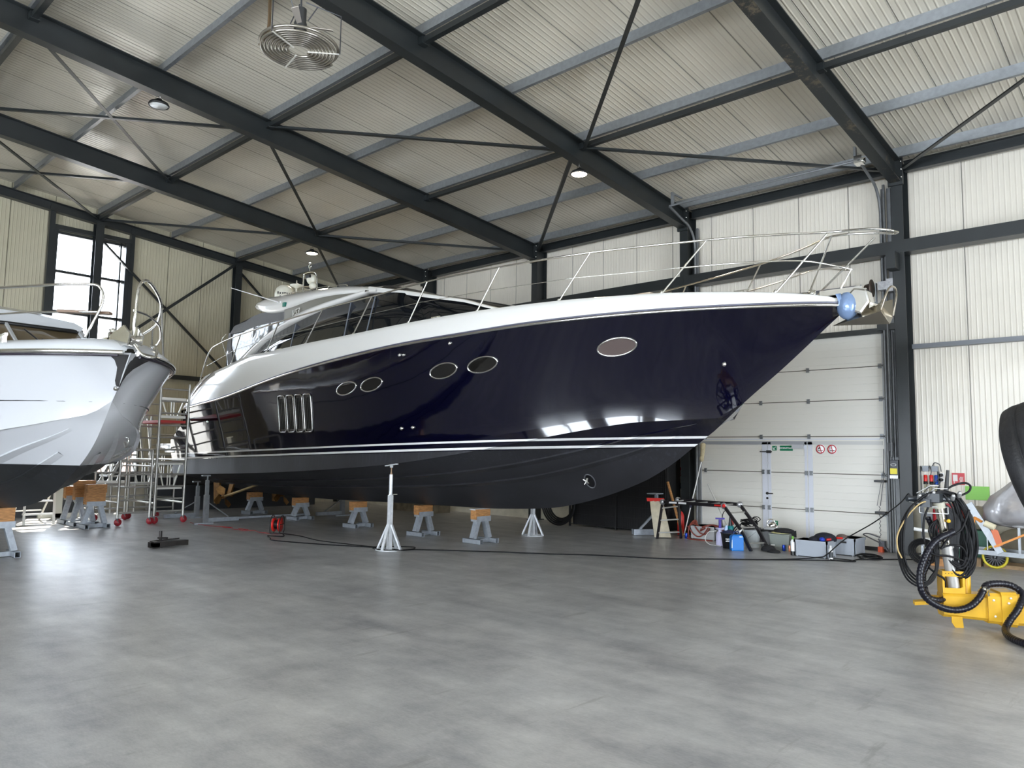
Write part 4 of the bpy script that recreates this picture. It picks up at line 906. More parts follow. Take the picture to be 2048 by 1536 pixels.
for yc,lb,kind in ((5.61,'round red ringed no open flame sticker, left one of the pair','flame'),(5.385,'round red ringed no smoking sticker, right one of the pair','cig')):
    zc=1.89; x=DX-.004; m=MB(); m.lathe([(.095,0),(.095,.003),(0,.003)],(x,yc,zc),(-1,0,0),32); o=tag(m.build('prohibition_sign',SWHITE),lb,'sign')
    m=MB(); m.lathe([(.088,.0035),(.088,.005),(.070,.005),(.070,.0035)],(x,yc,zc),(-1,0,0),32); m.bar((x-.0045,yc+.02,zc+.074),(x-.0045,yc-.02,zc-.074),.002,.014,up=(0,1,0)); m.build('red_ring',SRED,o)
    m=MB()
    if kind=='cig': m.box((x-.0035,yc-.05,zc-.03),(x-.004,yc+.045,zc-.016)); m.tube([(x-.0037,yc+.045,zc-.005),(x-.0037,yc+.035,zc+.01),(x-.0037,yc+.048,zc+.025),(x-.0037,yc+.035,zc+.04)],.004,5)
    else: m.prism([(x-.0035,yc+.05,zc-.005),(x-.0035,yc+.035,zc+.03),(x-.0035,yc+.01,zc+.05),(x-.0035,yc+.0,zc+.035),(x-.0035,yc+.02,zc+.01)],(-.0005,0,0)); m.box((x-.0035,yc-.045,zc-.03),(x-.004,yc+.05,zc-.02))
    m.build('pictogram',SBLK,o)
# door frame: jamb tracks, lintel, shaft
m=MB(); m.box((15.12,DY0-.02,4.10),(15.3,DY1+.06,4.20)); m.box((15.06,DY0-.3,4.14),(15.12,DY0+.05,4.26)); struct('trim_7',m,ANTH)
m=MB(); m.box((15.19,DY0-.14,0),(15.40,DY0+.02,4.16)); m.box((15.19,DY1-.0,0),(15.40,DY1+.07,4.16)); struct('trim_8',m,mat('jamb_grey',(.34,.35,.36),.45))
TRK=mat('track_steel',(.15,.155,.16),.45,.3,noise=.15)
def trk(y,label,zt=6.9,xe=13.9,ze=7.08):
    # vertical roller track that bends under the roof slope
    m=MB(); path=[(15.10,y,0),(15.10,y,zt-.55)]+[(15.10-.55+.55*math.cos(a),y,zt-.55+.55*math.sin(a)) for a in lin(0,math.pi/2-.09,8)][1:]+[(xe,y,ze)]
    m.tube(path,.028,8); m.box((15.13,y-.05,0),(15.19,y+.0,6.9)); return tag(m.build('door_track',TRK),label,'rail')
trk(4.335,'galvanised door track between the door and the right column, curving under the roof',6.95,13.9,7.12)
trk(8.29,'galvanised door track left of the sectional door, curving under the roof',6.95,14.0,7.12)
m=MB(); m.box((15.16,4.17,0),(15.3,4.24,6.9)); tag(m.build('cable_duct',TRK),'grey galvanised duct beside the right door column','duct')
m=MB(); m.tube([(15.06,4.26,1.75),(15.06,4.26,6.95)],.025,8); m.tube([(15.10,4.20,1.75),(15.10,4.20,4.1)],.02,8); tag(m.build('conduit_pipe',TRK),'two thin steel conduits above the door operator box','pipe')
m=MB(); m.tube([(14.0,4.34,7.14),(14.0,8.3,7.14)],.022,6); m.box((13.96,8.2,7.14),(14.04,8.24,7.42)); m.box((13.96,4.40,7.14),(14.04,4.44,7.4)); m.bar((14.0,8.22,7.40),(14.4,8.22,7.40),.03); tag(m.build('track_spreader',GALV),'galvanised bar joining the two door tracks under the roof','rail')
m=MB(); m.box((13.9,4.28,7.06),(14.1,4.42,7.2)); m.lathe([(.05,0),(.05,.05),(0,.05)],(13.95,4.28,7.1),(0,-1,0),12); tag(m.build('cable_pulley',CHROME),'small bright pulley at the upper end of the right door track','pulley')
sp=thing('door_spring_shaft','large grey spring tube with cable drum above the sectional door','mechanism',(15.05,6,4.9))
m=MB(); m.lathe([(0,0),(.085,0),(.095,.06),(.095,2.9),(.085,3.0),(0,3.0)],(15.02,4.78,4.96),(0,1,0),20); m.build('spring_tube',mat('spring_grey',(.17,.18,.20),.45,.5,noise=.2,nscale=30),sp)
m=MB(); m.lathe([(0,0),(.17,0),(.17,.012),(.10,.02),(.085,.12),(.06,.14),(0,.14)],(15.02,4.50,4.96),(0,1,0),24); m.build('cable_drum',mat('rusty_brown_drum',(.10,.075,.06),.5,.5),sp)
m=MB()
for y in (4.70,4.43): m.box((14.98,y-.008,4.62),(15.06,y+.008,5.05))
m.box((14.98,4.40,4.60),(15.02,4.75,4.68)); m.build('bearing_bracket',GALV,sp)
m=MB(); m.box((14.88,4.20,4.88),(15.03,4.36,5.04)); m.box((14.90,4.10,4.84),(15.02,4.22,5.08)); m.build('gear_housing',mat('gear_grey',(.38,.38,.39),.35,.6,noise=.2,nscale=20),sp)
m=MB(); m.box((15.0,4.75,4.60),(15.1,5.6,4.72)); m.build('support_angle',mat('pale_bracket',(.6,.6,.6),.4),sp)
b=thing('door_operator','dark operator box with yellow sticker beside the door','control box',(15.0,4.2,1.34))
m=MB(); m.box((14.94,4.12,1.36),(15.1,4.27,1.70)); m.build('housing',mat('operator_dark',(.03,.033,.042),.4),b,bevel=.012)
m=MB(); m.box((14.935,4.14,1.44),(14.94,4.26,1.545)); m.build('yellow_sticker',mat('sticker_yellow',(.72,.62,.05),.5),b)
m=MB(); m.box((14.933,4.13,1.36),(14.94,4.27,1.42)); m.build('white_sticker',SWHITE,b)
m=MB(); m.tube([(14.932,4.20+.045*math.cos(a),1.61+.022*math.sin(a)) for a in lin(0,2*math.pi,16)[:-1]],.004,5,closed=True); m.build('oval_badge',SWHITE,b)
m=MB(); m.box((15.04,4.22,1.86),(15.12,4.32,2.02)); tag(m.build('junction_box',BLACKP),'small black switch box above the door operator','box')
# hand chain of the door
m=MB(); pts=[(15.13,4.52+.012*math.sin(i*1.57),.25+i*.02) for i in range(30)]
m.tube(pts,.006,5); m.tube([(15.12,4.50,.84),(15.12,4.43,1.36),(15.13,4.42,1.9)],.007,5); m.tube([(15.12,4.56,.84),(15.12,4.43,1.5)],.005,5); tag(m.build('hand_chain',mat('dark_steel',(.10,.10,.11),.4,.7)),'thin chain and cord hanging at the right edge of the door','chain')
m=MB(); m.box((15.02,4.42,.06),(15.14,4.52,.2)); m.tube(smooth([(15.05,4.50,.16),(15.0,4.66,.24),(15.0,4.78,.30),(15.0,4.68,.32),(15.05,4.5,.26)]),.012,6); m.bar((15.1,4.4,.02),(15.02,4.52,.24),.06,.02); m.box((14.96,4.44,.0),(15.06,4.52,.10),1); tag(m.build('cable_brake',[mat('dark_steel',(0,0,0)),mat('orange_red',(.6,.09,.03),.5)]),'dark lever catch with orange block at the foot of the door track','catch')
m=MB(); m.box((14.98,4.38,.70),(15.12,4.56,.74)); m.box((14.98,4.38,1.28),(15.12,4.56,1.32)); tag(m.build('track_clamp',BLACKP),'black clamps around the right door track','clamp')
# pale posts below the plinth beside the column
m=MB(); m.box((XW-.05,4.1,1.0),(XW-.045,4.24,1.2)); tag(m.build('wall_notice',mat('notice_pale',(.6,.64,.5),.5)),'pale green notice behind the operator cable','notice')
# ================================================================== supports
def trestle(x,y,label,group,ztop=.62,wood=.13,two=False,sc=1.):
    t=thing('boat_trestle',label,'trestle',(x,y,0),group)
    h=ztop-wood-(wood if two else 0); L=.19
    for s in (-1,1):
        m=MB(); c=(x+s*.21,y); a,b=.035,.045
        # hollow square tube: four walls
        for dx0,dx1,z0,z1 in ((-a,a,0,.006),(-a,a,.084,.09),(-a,-a+.006,0,.09),(a-.006,a,0,.09)): m.box((c[0]+dx0*1.2,y-.24,z0),(c[0]+dx1*1.2,y+.24,z1))
        m.build('foot',GALVD,t)
    m=MB(); m.bar((x-.17,y,.045),(x+.17,y,.045),.07,.07); m.build('tie',GALVD,t)
    for s in (-1,1):
        m=MB(); m.bar((x+s*.21,y,.09),(x+s*.10,y,h-.09),.09,.11,up=(0,1,0)); m.build('leg',GALVD,t)
    m=MB(); m.box((x-L,y-.08,h-.10),(x+L,y+.08,h-.06)); m.box((x-L,y-.085,h-.10),(x+L,y-.078,h)); m.box((x-L,y+.078,h-.10),(x+L,y+.085,h)); m.build('channel',GALVD,t)
    m=MB(); m.box((x-L-.02,y-.075,h-.06),(x+L-.01,y+.075,h+wood)); m.build('timber_block',TIMBER,t,bevel=.006)
    if two:
        m=MB(); m.box((x-L-.01,y-.10,h+wood),(x+L,y+.09,ztop)); m.build('timber_block',TIMBER,t,bevel=.006)
    return t
GT='galvanised trestles under the blue yacht keel'
trestle(10.35,10.28,'wood topped steel trestle nearest the bow under the blue yacht keel',GT,.655-.015)
trestle(10.35,11.95,'wood topped trestle right behind the near jack stand, under the blue yacht keel',GT,.62)
trestle(10.35,14.20,'wood topped trestle left of the near jack stand, under the blue yacht keel',GT,.575)
trestle(10.35,16.60,'wood topped trestle right behind the red cable reel',GT,.545)
trestle(10.35,18.85,'dark galvanised trestle under the stern beside the propellers',GT,.575)
m=MB(); m.box((10.12,10.22,.625),(10.52,10.36,.652)); tag(m.build('packing_board',mat('pale_plank',(.5,.5,.5),.6)),'thin grey packing board on the bow trestle','board')
m=MB(); m.prism([(10.0,10.48,.66),(10.12,10.30,.66),(10.12,10.30,.76)],(.05,.05,0)); 
trestle(3.3,13.72,'large trestle with thick timber under the white boat keel','trestle of the white boat',.755,.21)
trestle(3.3,18.2,'timber topped trestle under the stern of the white boat, outside the picture','trestle of the white boat',.69,.2)
GU='spare trestles standing left of the scaffold'
trestle(5.92,17.5,'nearest of the three spare timber topped trestles beside the scaffold',GU,.92,.18,True)
trestle(5.92,18.2,'middle one of the three spare timber topped trestles',GU,.98,.18,True)
trestle(5.95,18.9,'farthest of the three spare trestles, single timber block',GU,.82,.2)
def jack(x,y,label,z1,z2,z3,head,ang=0):
    t=thing('jack_stand',label,'boat stand',(x,y,0),'galvanised jack stands beside the yacht')
    G=mat('bright_galvanised',(.66,.68,.71),.38,.25,noise=.12,nscale=16)
    m=MB(); m.box((x-.035,y-.035,.0),(x+.035,y+.035,z1)); m.build('post',G,t)
    for k in range(4):
        a=ang+k*math.pi/2; m=MB(); m.bar((x+.23*math.cos(a),y+.23*math.sin(a),.015),(x+.035*math.cos(a),y+.035*math.sin(a),.44),.045,.03,up=(0,0,1)); m.build('leg',G,t)
    m=MB(); m.tube([(x+.23*math.cos(a),y+.23*math.sin(a),.008) for a in lin(0,2*math.pi,24)[:-1]],.010,6,closed=True); m.bar((x-.22,y,.008),(x+.22,y,.008),.03,.012); m.bar((x,y-.22,.008),(x,y+.22,.008),.03,.012); m.build('base_ring',G,t)
    m=MB(); m.lathe([(.032,z1-.1),(.032,z2)],(x,y,0),(0,0,1),16); m.lathe([(.032,z2),(0,z2)],(x,y,0),(0,0,1),16); m.build('inner_tube',G,t)
    m=MB(); m.tube([(x-.06,y-.04,z1+.01),(x+.06,y+.04,z1+.01)],.009,6); m.tube([(x+.06,y+.04,z1+.01),(x+.13,y-.02,z1+.01)],.009,6); m.build('locking_pin',CHROME,t)
    m=MB(); m.tube([(x,y,z2),(x,y,z3)],.012,8); m.lathe([(.022,z2),(.022,z2+.03)],(x,y,0),(0,0,1),10); m.build('screw',mat('rusty_screw',(.25,.16,.10),.5,.6),t)
    m=MB(); m.bar((x,y+.15,z3-.01+head),(x,y-.15,z3+.03+head),.06,.018); m.box((x-.02,y-.02,z3-.03),(x+.02,y+.02,z3+.01)); m.build('head_plate',G,t)
    return t
jack(8.37,10.56,'tall galvanised jack stand on the near side of the blue yacht',.95,1.31,1.46,.005,.35)
jack(12.10,10.48,'galvanised jack stand on the far side of the blue yacht bow',.70,1.15,1.38,.02,.35)
# post stands at the stern
def post_stand(x,y,label,h,sg):
    t=thing('post_stand',label,'boat stand',(x,y,0),'galvanised post stands under the stern')
    m=MB(); m.box((x-.05,y-.05,.0),(x+.05,y+.05,h*.58)); m.box((x-.035,y-.035,h*.58),(x+.035,y+.035,h-.12)); m.build('post',GALV,t)
    m=MB(); m.tube([(x,y,h-.14),(x,y,h-.01)],.02,8); m.box((x-.13,y-.05,h-.03),(x+.05,y+.05,h)); m.build('head_plate',GALV,t)
    m=MB(); m.bar((x+sg*.05,y,.06),(x+sg*.80,y,.06),.10,.09); m.box((x-.4,y-.32,0),(x+.04,y-.27,.03)); m.build('base_beam',GALVD,t)
    m=MB(); m.bar((x+sg*.05,y,h*.42),(x+sg*.55,y,.12),.03,.02); m.build('diagonal',GALV,t)
    return t
post_stand(8.22,17.2,'grey post stand with diagonal under the stern, right of the scaffold tower',1.105,1)
post_stand(8.72,18.75,'grey post stand farther back under the stern, behind the tall scaffold',.90,-1)
post_stand(12.0,17.2,'grey post stand on the far side of the yacht, left of a keel trestle',.96,-1)
m=MB(); m.bar((9.1,17.45,.05),(11.0,17.4,.05),.06,.05); m.bar((9.2,17.7,.03),(11.0,17.7,.03),.12,.05); tag(m.build('base_rail',GALVD),'long low grey rails on the floor behind the cable reel','rail')

# ================================================================== scaffolds and steps
def ladder_frame(t,x0,x1,y,h,n,z0=.16,r=.029,name='ladder_frame'):
    m=MB()
    for x in (x0,x1): m.tube([(x,y,z0),(x,y,h)],r,8)
    for i in range(n): 
        z=z0+.12+i*.28
        if z<h-.02: m.tube([(x0,y,z),(x1,y,z)],.021,8)
    return m.build(name,ALU,t)
def castor(t,x,y):
    m=MB(); m.lathe([(.03,.17),(.03,.12),(.018,.12)],(x,y,0),(0,0,1),10); m.bar((x,y-.03,.13),(x+.02,y-.03,.07),.035,.008); m.bar((x,y+.03,.13),(x+.02,y+.03,.07),.035,.008); m.bar((x-.02,y,.16),(x+.09,y,.17),.03,.01); c=m.build('castor',GALV,t)
    m=MB(); m.lathe([(0,-.02),(.075,-.02),(.082,0),(.075,.02),(0,.02)],(x+.02,y,.082),(0,1,0),18); m.build('wheel',mat('castor_red',(.33,.02,.03),.4),c)
def truss(t,x0,x1,y,z0,z1,name='truss_brace'):
    WA=mat('bright_aluminium',(.82,.80,.74),.35,.4)
    m=MB()
    for z in (z0,z1): m.bar((x0,y,z),(x1,y,z),.035,.06)
    c=(x0+x1)/2
    for dx in (-.03,.03): m.bar((c+dx,y,z0),(c+dx,y,z1),.022)
    m.bar((x0+.05,y,z1),(x0+.2,y,z0),.024); m.bar((x1-.05,y,z1),(x1-.2,y,z0),.024)
    return m.build(name,WA,t)
t=thing('scaffold_tower','tall narrow aluminium scaffold tower on red castors by the yacht stern','scaffold',(7.55,18.3,0))
ladder_frame(t,7.2,7.86,17.6,3.22,11); ladder_frame(t,7.2,7.86,19.15,3.05,10)
for x in (7.2,7.86):
    for y in (17.6,19.15): castor(t,x,y)
truss(t,7.2,7.86,19.15,.85,1.38); truss(t,7.22,7.84,17.70,.80,1.36); truss(t,7.22,7.84,17.70,2.44,2.86)
for x_,z_ in ((7.2,.46),(7.2,1.45),(7.86,.46),(7.86,1.45)): m=MB(); m.tube([(x_,17.6,z_),(x_,19.15,z_)],.024,8); m.build('side_tube',mat('bright_aluminium',(0,0,0)),t)
m=MB(); m.box((7.23,17.65,2.30),(7.83,19.1,2.36)); pf=m.build('platform',mat('red_platform_edge',(.50,.03,.025),.5),t)
t=thing('folding_scaffold','low folding aluminium scaffold frame on castors, left of the tall tower','scaffold',(6.75,18.3,0))
ladder_frame(t,6.4,7.08,17.55,1.66,6); ladder_frame(t,6.4,7.08,19.0,1.66,6)
m=MB(); m.tube([(6.4,17.55,1.66),(7.08,17.55,1.66)],.024,8); m.build('top_tube',ALU,t)
for x_,z_ in ((6.4,.5),(7.08,1.3)): m=MB(); m.tube([(x_,17.55,z_),(x_,19.0,z_)],.02,8); m.build('side_tube',ALU,t)
for x in (6.4,7.08):
    for y in (17.55,19.0): castor(t,x,y)
truss(t,6.4,7.08,19.05,.9,1.42)
t=thing('scaffold_tower','second aluminium scaffold seen behind the tall tower, at the stern corner','scaffold',(8.5,20.6,0))
ladder_frame(t,8.35,9.05,20.9,2.6,8,.0); ladder_frame(t,7.5,7.5+.6,21.1,2.4,8,.0); truss(t,8.3,9.1,20.85,.95,1.55)
t=thing('rolling_steps','sloping aluminium warehouse steps behind the low scaffold','steps',(7.2,20.8,0))
for s in (0,.55):
    m=MB(); m.bar((6.72,20.3+s,.02),(8.0,20.3+s,2.6),.07,.03,up=(0,1,0)); m.build('side_rail',ALU,t)
m=MB()
for i in range(9): 
    f=(i+.6)/9.5; x=6.72+1.28*f; z=.02+2.58*f; m.box((x-.1,20.3,z-.02),(x+.1,20.85,z+.02))
m.build('treads',ALU,t)
m=MB(); m.bar((8.0,20.3,2.5),(8.35,20.3,.0),.04); m.bar((8.0,20.85,2.5),(8.35,20.85,.0),.04); m.build('back_leg',ALU,t)
t=thing('step_stool','small three step aluminium stool in the sunlight by the end wall','steps',(5.45,19.5,0))
for s in (0,.58):
    m=MB(); m.bar((5.0+s,18.95,0),(5.07+s,19.25,.80),.05,.03); m.bar((5.0+s,20.0,0),(5.07+s,19.35,.80),.035,.025); m.build('side_rail',mat('bright_aluminium',(0,0,0)),t)
m=MB()
for i,z in enumerate((.22,.5,.78)): m.box((5.0,18.98+i*.1,z-.02),(5.58,19.12+i*.12,z+.015))
m.bar((5.02,19.8,.25),(5.56,19.8,.25),.03); m.build('treads',mat('bright_aluminium',(0,0,0)),t)
t=thing('post_stand','pale steel prop stand with a sloping arm in front of the end wall','boat stand',(6.3,20.6,0))
m=MB(); m.box((6.05,20.5,0),(6.2,20.65,1.5)); m.build('post',mat('pale_steel',(.55,.55,.48),.45,.3),t)
m=MB(); m.bar((6.2,20.55,1.0),(6.62,20.55,.12),.07,.05); m.bar((5.7,20.55,.05),(6.6,20.55,.05),.1,.1); m.build('diagonal',mat('pale_steel',(0,0,0)),t)
# dark benches along the end wall
m=MB(); m.box((5.2,21.0,0),(6.85,21.6,.72)); m.box((8.6,21.0,0),(13.6,21.6,.70)); tag(m.build('storage_bench',mat('bench_dark',(.03,.033,.038),.5)),'long dark storage bench along the end wall behind the scaffolds','bench')
m=MB(); m.box((8.7,21.2,.72),(13.0,21.6,.95)); tag(m.build('stacked_boxes',mat('bench_dark',(0,0,0))),'dark boxes on the bench under the yacht stern','box')

# ================================================================== floor things, centre
t=thing('floor_grinder_plate','flat black steel tool with a short handle lying on the floor','tool',(5.7,13.45,0))
m=MB(); m.box((5.46,13.26,.02),(6.05,13.40,.11)); m.box((5.46,13.26,0),(5.56,13.52,.09)); m.prism([(5.56,13.4,.11),(5.95,13.4,.12),(5.85,13.75,.06),(5.56,13.7,.06)],(0,0,.02)); m.build('body',mat('black_steel_tool',(.018,.015,.014),.35,.4,noise=.3),t)
m=MB(); m.tube([(5.66,13.50,.08),(5.66,13.50,.27)],.025,10); m.bar((5.62,13.5,.15),(5.78,13.5,.14),.05,.03); m.build('handle',mat('black_steel_tool',(0,0,0)),t)
t=thing('cable_reel','red cable reel on a black tube frame standing under the yacht','cable reel',(8.22,14.05,0))
ax=Vector((.62,-.78,0)); u_=Vector((.78,.62,0)); c0=Vector((8.25,14.08,.19))
m=MB(); m.lathe([(0,-.075),(.145,-.075),(.15,-.06),(.145,-.05),(.06,-.045)],c0,ax,28); m.lathe([(.06,.045),(.145,.05),(.15,.06),(.145,.075),(0,.075)],c0,ax,28); m.build('flange',RED,t)
m=MB(); m.lathe([(.09,-.05),(.09,.05)],c0,ax,24); m.bar(c0+ax*.082-u_*.14,c0+ax*.082+u_*.14,.025,.012); m.build('wound_cable',RUBBER,t)
m=MB()
for s in (-1,1):
    b0=c0+ax*(s*.1); m.tube(smooth([b0+u_*-.12+Vector((0,0,-.17)),b0+u_*-.15+Vector((0,0,-.02)),b0+u_*-.09+Vector((0,0,.14)),b0+u_*.04+Vector((0,0,.18)),b0+u_*.13+Vector((0,0,.08)),b0+u_*.14+Vector((0,0,-.10)),b0+u_*.08+Vector((0,0,-.175))]),.010,6)
m.tube([c0+ax*-.1+u_*-.09+Vector((0,0,.14)),c0+ax*.1+u_*-.09+Vector((0,0,.14))],.010,6); m.tube([c0+ax*-.1+u_*-.12+Vector((0,0,-.17)),c0+ax*.1+u_*-.12+Vector((0,0,-.17))],.010,6); m.build('frame',BLACKP,t)
def cable(name,label,pts,r,mt,cat='cable',n=5): m=MB(); m.tube(smooth(pts,n),r,6); return tag(m.build(name,mt),label,cat)
cable('power_cable','thin red cable snaking left from the reel towards the stern',[(8.2,13.95,.008),(8.1,14.5,.006),(8.2,14.9,.006),(7.98,15.0,.006),(8.05,15.3,.02),(8.12,15.0,.02),(8.0,15.4,.006),(8.08,15.7,.006),(7.98,15.9,.016),(8.12,15.7,.016),(8.0,16.2,.006),(7.9,16.8,.006),(7.95,17.4,.006)],.006,mat('red_cable',(.35,.015,.02),.5))
cable('power_cable','long black cable along the floor from the reel past both stands to the coil',[(8.28,13.9,.008),(8.05,13.5,.008),(7.83,13.7,.02),(7.72,13.4,.008),(7.57,12.98,.008),(7.93,11.86,.008),(8.35,10.95,.008),(8.45,10.35,.01),(8.75,10.2,.008),(9.6,9.06,.008),(10.06,8.32,.008),(10.49,7.78,.008),(10.95,6.89,.008),(11.16,6.56,.008),(11.49,6.26,.008),(12.09,5.67,.008),(12.69,5.06,.008),(13.0,4.72,.008),(13.22,4.44,.008),(13.5,4.40,.01),(13.75,4.2,.01),(14.05,3.97,.008),(14.44,3.61,.008)],.011,RUBBER)
cable('power_cable','second black cable running parallel from the reel to the near jack stand',[(8.3,14.1,.008),(8.35,13.4,.008),(8.2,12.5,.008),(8.3,11.6,.008),(8.42,10.95,.01),(8.7,10.7,.02),(8.85,10.45,.02),(8.6,10.25,.02),(8.25,10.4,.02),(8.2,10.8,.02),(8.5,10.9,.03)],.009,RUBBER)
cable('power_cable','black cable rising from the floor over the crates to the door column',[(12.3,5.45,.01),(12.7,5.12,.02),(12.95,4.85,.05),(13.05,4.75,.10),(13.35,4.55,.35),(13.9,4.25,.62),(14.5,4.0,.93),(14.86,3.95,1.1)],.010,RUBBER)
m=MB()
for i,(r,dx,dy) in enumerate(((.20,0,0),(.17,.03,-.02),(.22,-.02,.03),(.15,.02,.05))):
    m.tube([(13.84+dx+r*math.cos(a),4.30+dy+r*math.sin(a)*.9,.012+.018*i) for a in lin(0,2*math.pi,24)[:-1]],.009,6,closed=True)
tag(m.build('cable_coil',RUBBER),'loose coil of black cable on the floor right of the grey crates','cable')
m=MB(); m.tube([(13.22+.14*math.cos(a),4.55+.2*math.sin(a),.010) for a in lin(0,2*math.pi,24)[:-1]],.008,6,closed=True); tag(m.build('cable_coil',RUBBER),'flat single loop of black cable in front of the rear grey crate','cable')

# ================================================================== along the wall, left of the door
t=thing('storage_cage','black mesh storage cage against the wall under the yacht bow','cage',(14.8,10,0))
m=MB(); BM=mat('cage_black',(.008,.008,.009),.6)
m.box((14.52,8.75,.06),(15.18,11.3,2.2)); m.build('dark_contents',BM,t)
m=MB()
for z in lin(.06,2.2,9): m.bar((14.46,8.66,z),(14.46,11.34,z),.012)
for y in lin(8.66,11.34,56): m.bar((14.465,y,.04),(14.465,y,2.2),.006)
m.build('mesh_panel',mat('cage_wire',(.02,.02,.021),.5,.4),t)
for y in (8.66,10.0,11.34):
    m=MB(); m.box((14.44,y-.02,0),(14.48,y+.02,2.2)); m.build('cage_post',BM,t)
m=MB()
for k in range(5): m.tube([(14.27+.03*k,11.56+(.50-.035*k)*math.cos(a),.52+(.50-.035*k)*math.sin(a)-.0) for a in lin(0,2*math.pi,40)[:-1]],.022,8,closed=True)
tag(m.build('hose_coil',RUBBER),'large black coiled hose leaning on the wall left of the cage','hose')
m=MB(); m.box((14.2,16.0,0),(14.85,17.9,.22)); m.box((14.2,16.4,.22),(14.85,17.4,.40)); tag(m.build('pallet_stack',mat('dark_pallet',(.10,.08,.05),.8,noise=.4,nscale=6)),'low dark pallets against the far wall under the yacht','pallet')
# fire sign with extinguisher by the left column
def fire_sign(y,z,w,h,label,x=XW-.01):
    o=tag(MB().cbox((x-.003,y,z),(.006,w,h)).build('fire_sign',SRED),label,'sign')
    m=MB(); xx=x-.007
    m.box((xx-.001,y+w*.05,z-h*.2),(xx,y+w*.42,z+h*.35)); m.box((xx-.001,y+w*.3,z-h*.38),(xx,y+w*.36,z-h*.2))
    for k in range(3): m.tube([(xx,y-w*.1-k*w*.1,z-h*.4+k*h*.02),(xx,y-w*.16-k*w*.1,z-h*.15),(xx,y-w*.1-k*w*.1,z-h*.02),(xx,y-w*.18-k*w*.09,z+h*.18)],.006,5)
    m.build('pictogram',mat('sign_pale',(.75,.70,.68),.5),o); return o
fire_sign(3.24,1.38,.20,.21,'red fire alarm sign on the wall right of the door column')
fire_sign(8.83,1.36,.18,.20,'red fire sign left of the dark column, beside the yacht stem')
# white drywall sheet leaning: pale board behind
t=thing('plank_bundle','pale wooden scaffold board with a red end leaning by the column','board',(14.0,8.45,0))
m=MB()
for k in range(3): m.prism([(13.72+.07*k,8.52-.09*k,0.02),(13.79+.07*k,8.43-.09*k,0.02),(14.13+.055*k,8.78-.075*k,.74),(14.08+.055*k,8.86-.075*k,.74)],(.02,.02,0))
m.build('boards',mat('pale_board',(.55,.50,.38),.6,noise=.15),t)
m=MB(); m.prism([(14.04,8.90,.73),(14.26,8.60,.73),(14.27,8.62,.80),(14.05,8.92,.80)],(.03,.03,0)); m.build('red_end',RED,t)
m=MB(); m.bar((14.42,8.62,1.15),(14.38,8.24,0.02),.05,.03); tag(m.build('wooden_batten',TIMBER),'brown wooden batten leaning against the dark column','batten')
t=thing('post_stand','small grey stand with flat head behind the pale boards','boat stand',(14.3,8.85,0))
m=MB(); m.box((14.27,8.80,.0),(14.33,8.86,.86)); m.box((14.12,8.72,.88),(14.40,8.96,.90)); m.tube([(14.30,8.83,.8),(14.30,8.83,.9)],.02,8); m.bar((13.85,9.14,.07),(14.25,8.86,.07),.14,.12); m.bar((13.98,9.08,.1),(14.28,8.83,.5),.06,.04); m.build('frame',GALVD,t)
m=MB(); m.lathe([(0,0),(.07,0),(.075,.02),(.075,.40),(.05,.47),(.02,.5),(0,.5)],(14.62,8.42,.02),(0,0,1),16); m.tube(smooth([(14.62,8.42,.5),(14.55,8.38,.56),(14.5,8.36,.3),(14.52,8.36,.15)]),.01,6,1); tag(m.build('fire_extinguisher',[RED,BLACKP]),'red fire extinguisher behind the folded ladder','extinguisher')

# multi position ladder set up as a low work platform
t=thing('folding_ladder','black hinged ladder set up as a low platform in front of the door','ladder',(13.6,7.2,0))
LB=mat('ladder_black',(.012,.010,.012),.35)
A0,A1=Vector((14.02,8.14,.80)),Vector((13.68,8.30,.76)); B0,B1=Vector((13.72,6.62,.80)),Vector((13.38,6.78,.78))
F0,F1=Vector((13.56,5.98,.0)),Vector((13.20,6.16,.0)); G0,G1=Vector((14.10,8.12,.0)),Vector((13.66,8.42,.0))
def leg(a,b,w=.065): m=MB(); m.bar(a,b,.028,w,up=(0,0,1)); return m.build('stile',LB,t)
leg(A0,B0); leg(A1,B1)
for top,ft in ((B0,F0),(B1,F1),(A0,G0),(A1,G1)):
    d_=(ft-top); k_=top+d_*.5+Vector((.0,-.05 if ft.y<7 else -.0,.0)); m=MB(); m.bar(top,k_,.03,.06); m.bar(k_,ft,.03,.06); m.build('stile',LB,t)
for p in (B0,B1,A0,A1): m=MB(); m.lathe([(0,-.03),(.055,-.03),(.06,-.015),(.06,.015),(.055,.03),(0,.03)],p,(.9,.43,0),18); m.build('hinge_joint',mat('hinge_grey',(.35,.35,.36),.35,.7),t)
m=MB(); m.lathe([(.032,.03),(.034,.04),(0,.045)],B1,(-.9,-.43,0),16); m.build('red_cap',RED,t)
def rungs(a0,a1,b0,b1,n,name='rung'):
    for i in range(n):
        f=(i+.5)/n; m=MB(); m.bar(a0+(a1-a0)*f,b0+(b1-b0)*f,.03,.025); m.build(name,ALU,t)
rungs(B0,F0,B1,F1,3); rungs(A0,G0,A1,G1,3); rungs(A0,B0,A1,B1,5)
m=MB()
for f in (.12,.28): 
    p=A1+(B1-A1)*f; m.bar(p+Vector((-.016,-.0,0)),p+(B1-A1)*.13+Vector((-.016,0,0)),.003,.035)
m.build('warning_label',SWHITE,t)
m=MB(); p=A1+(B1-A1)*.86; m.bar(p+Vector((-.016,-.0,0)),p+(B1-A1)*.10+Vector((-.016,0,0)),.003,.03); m.build('red_label',RED,t)
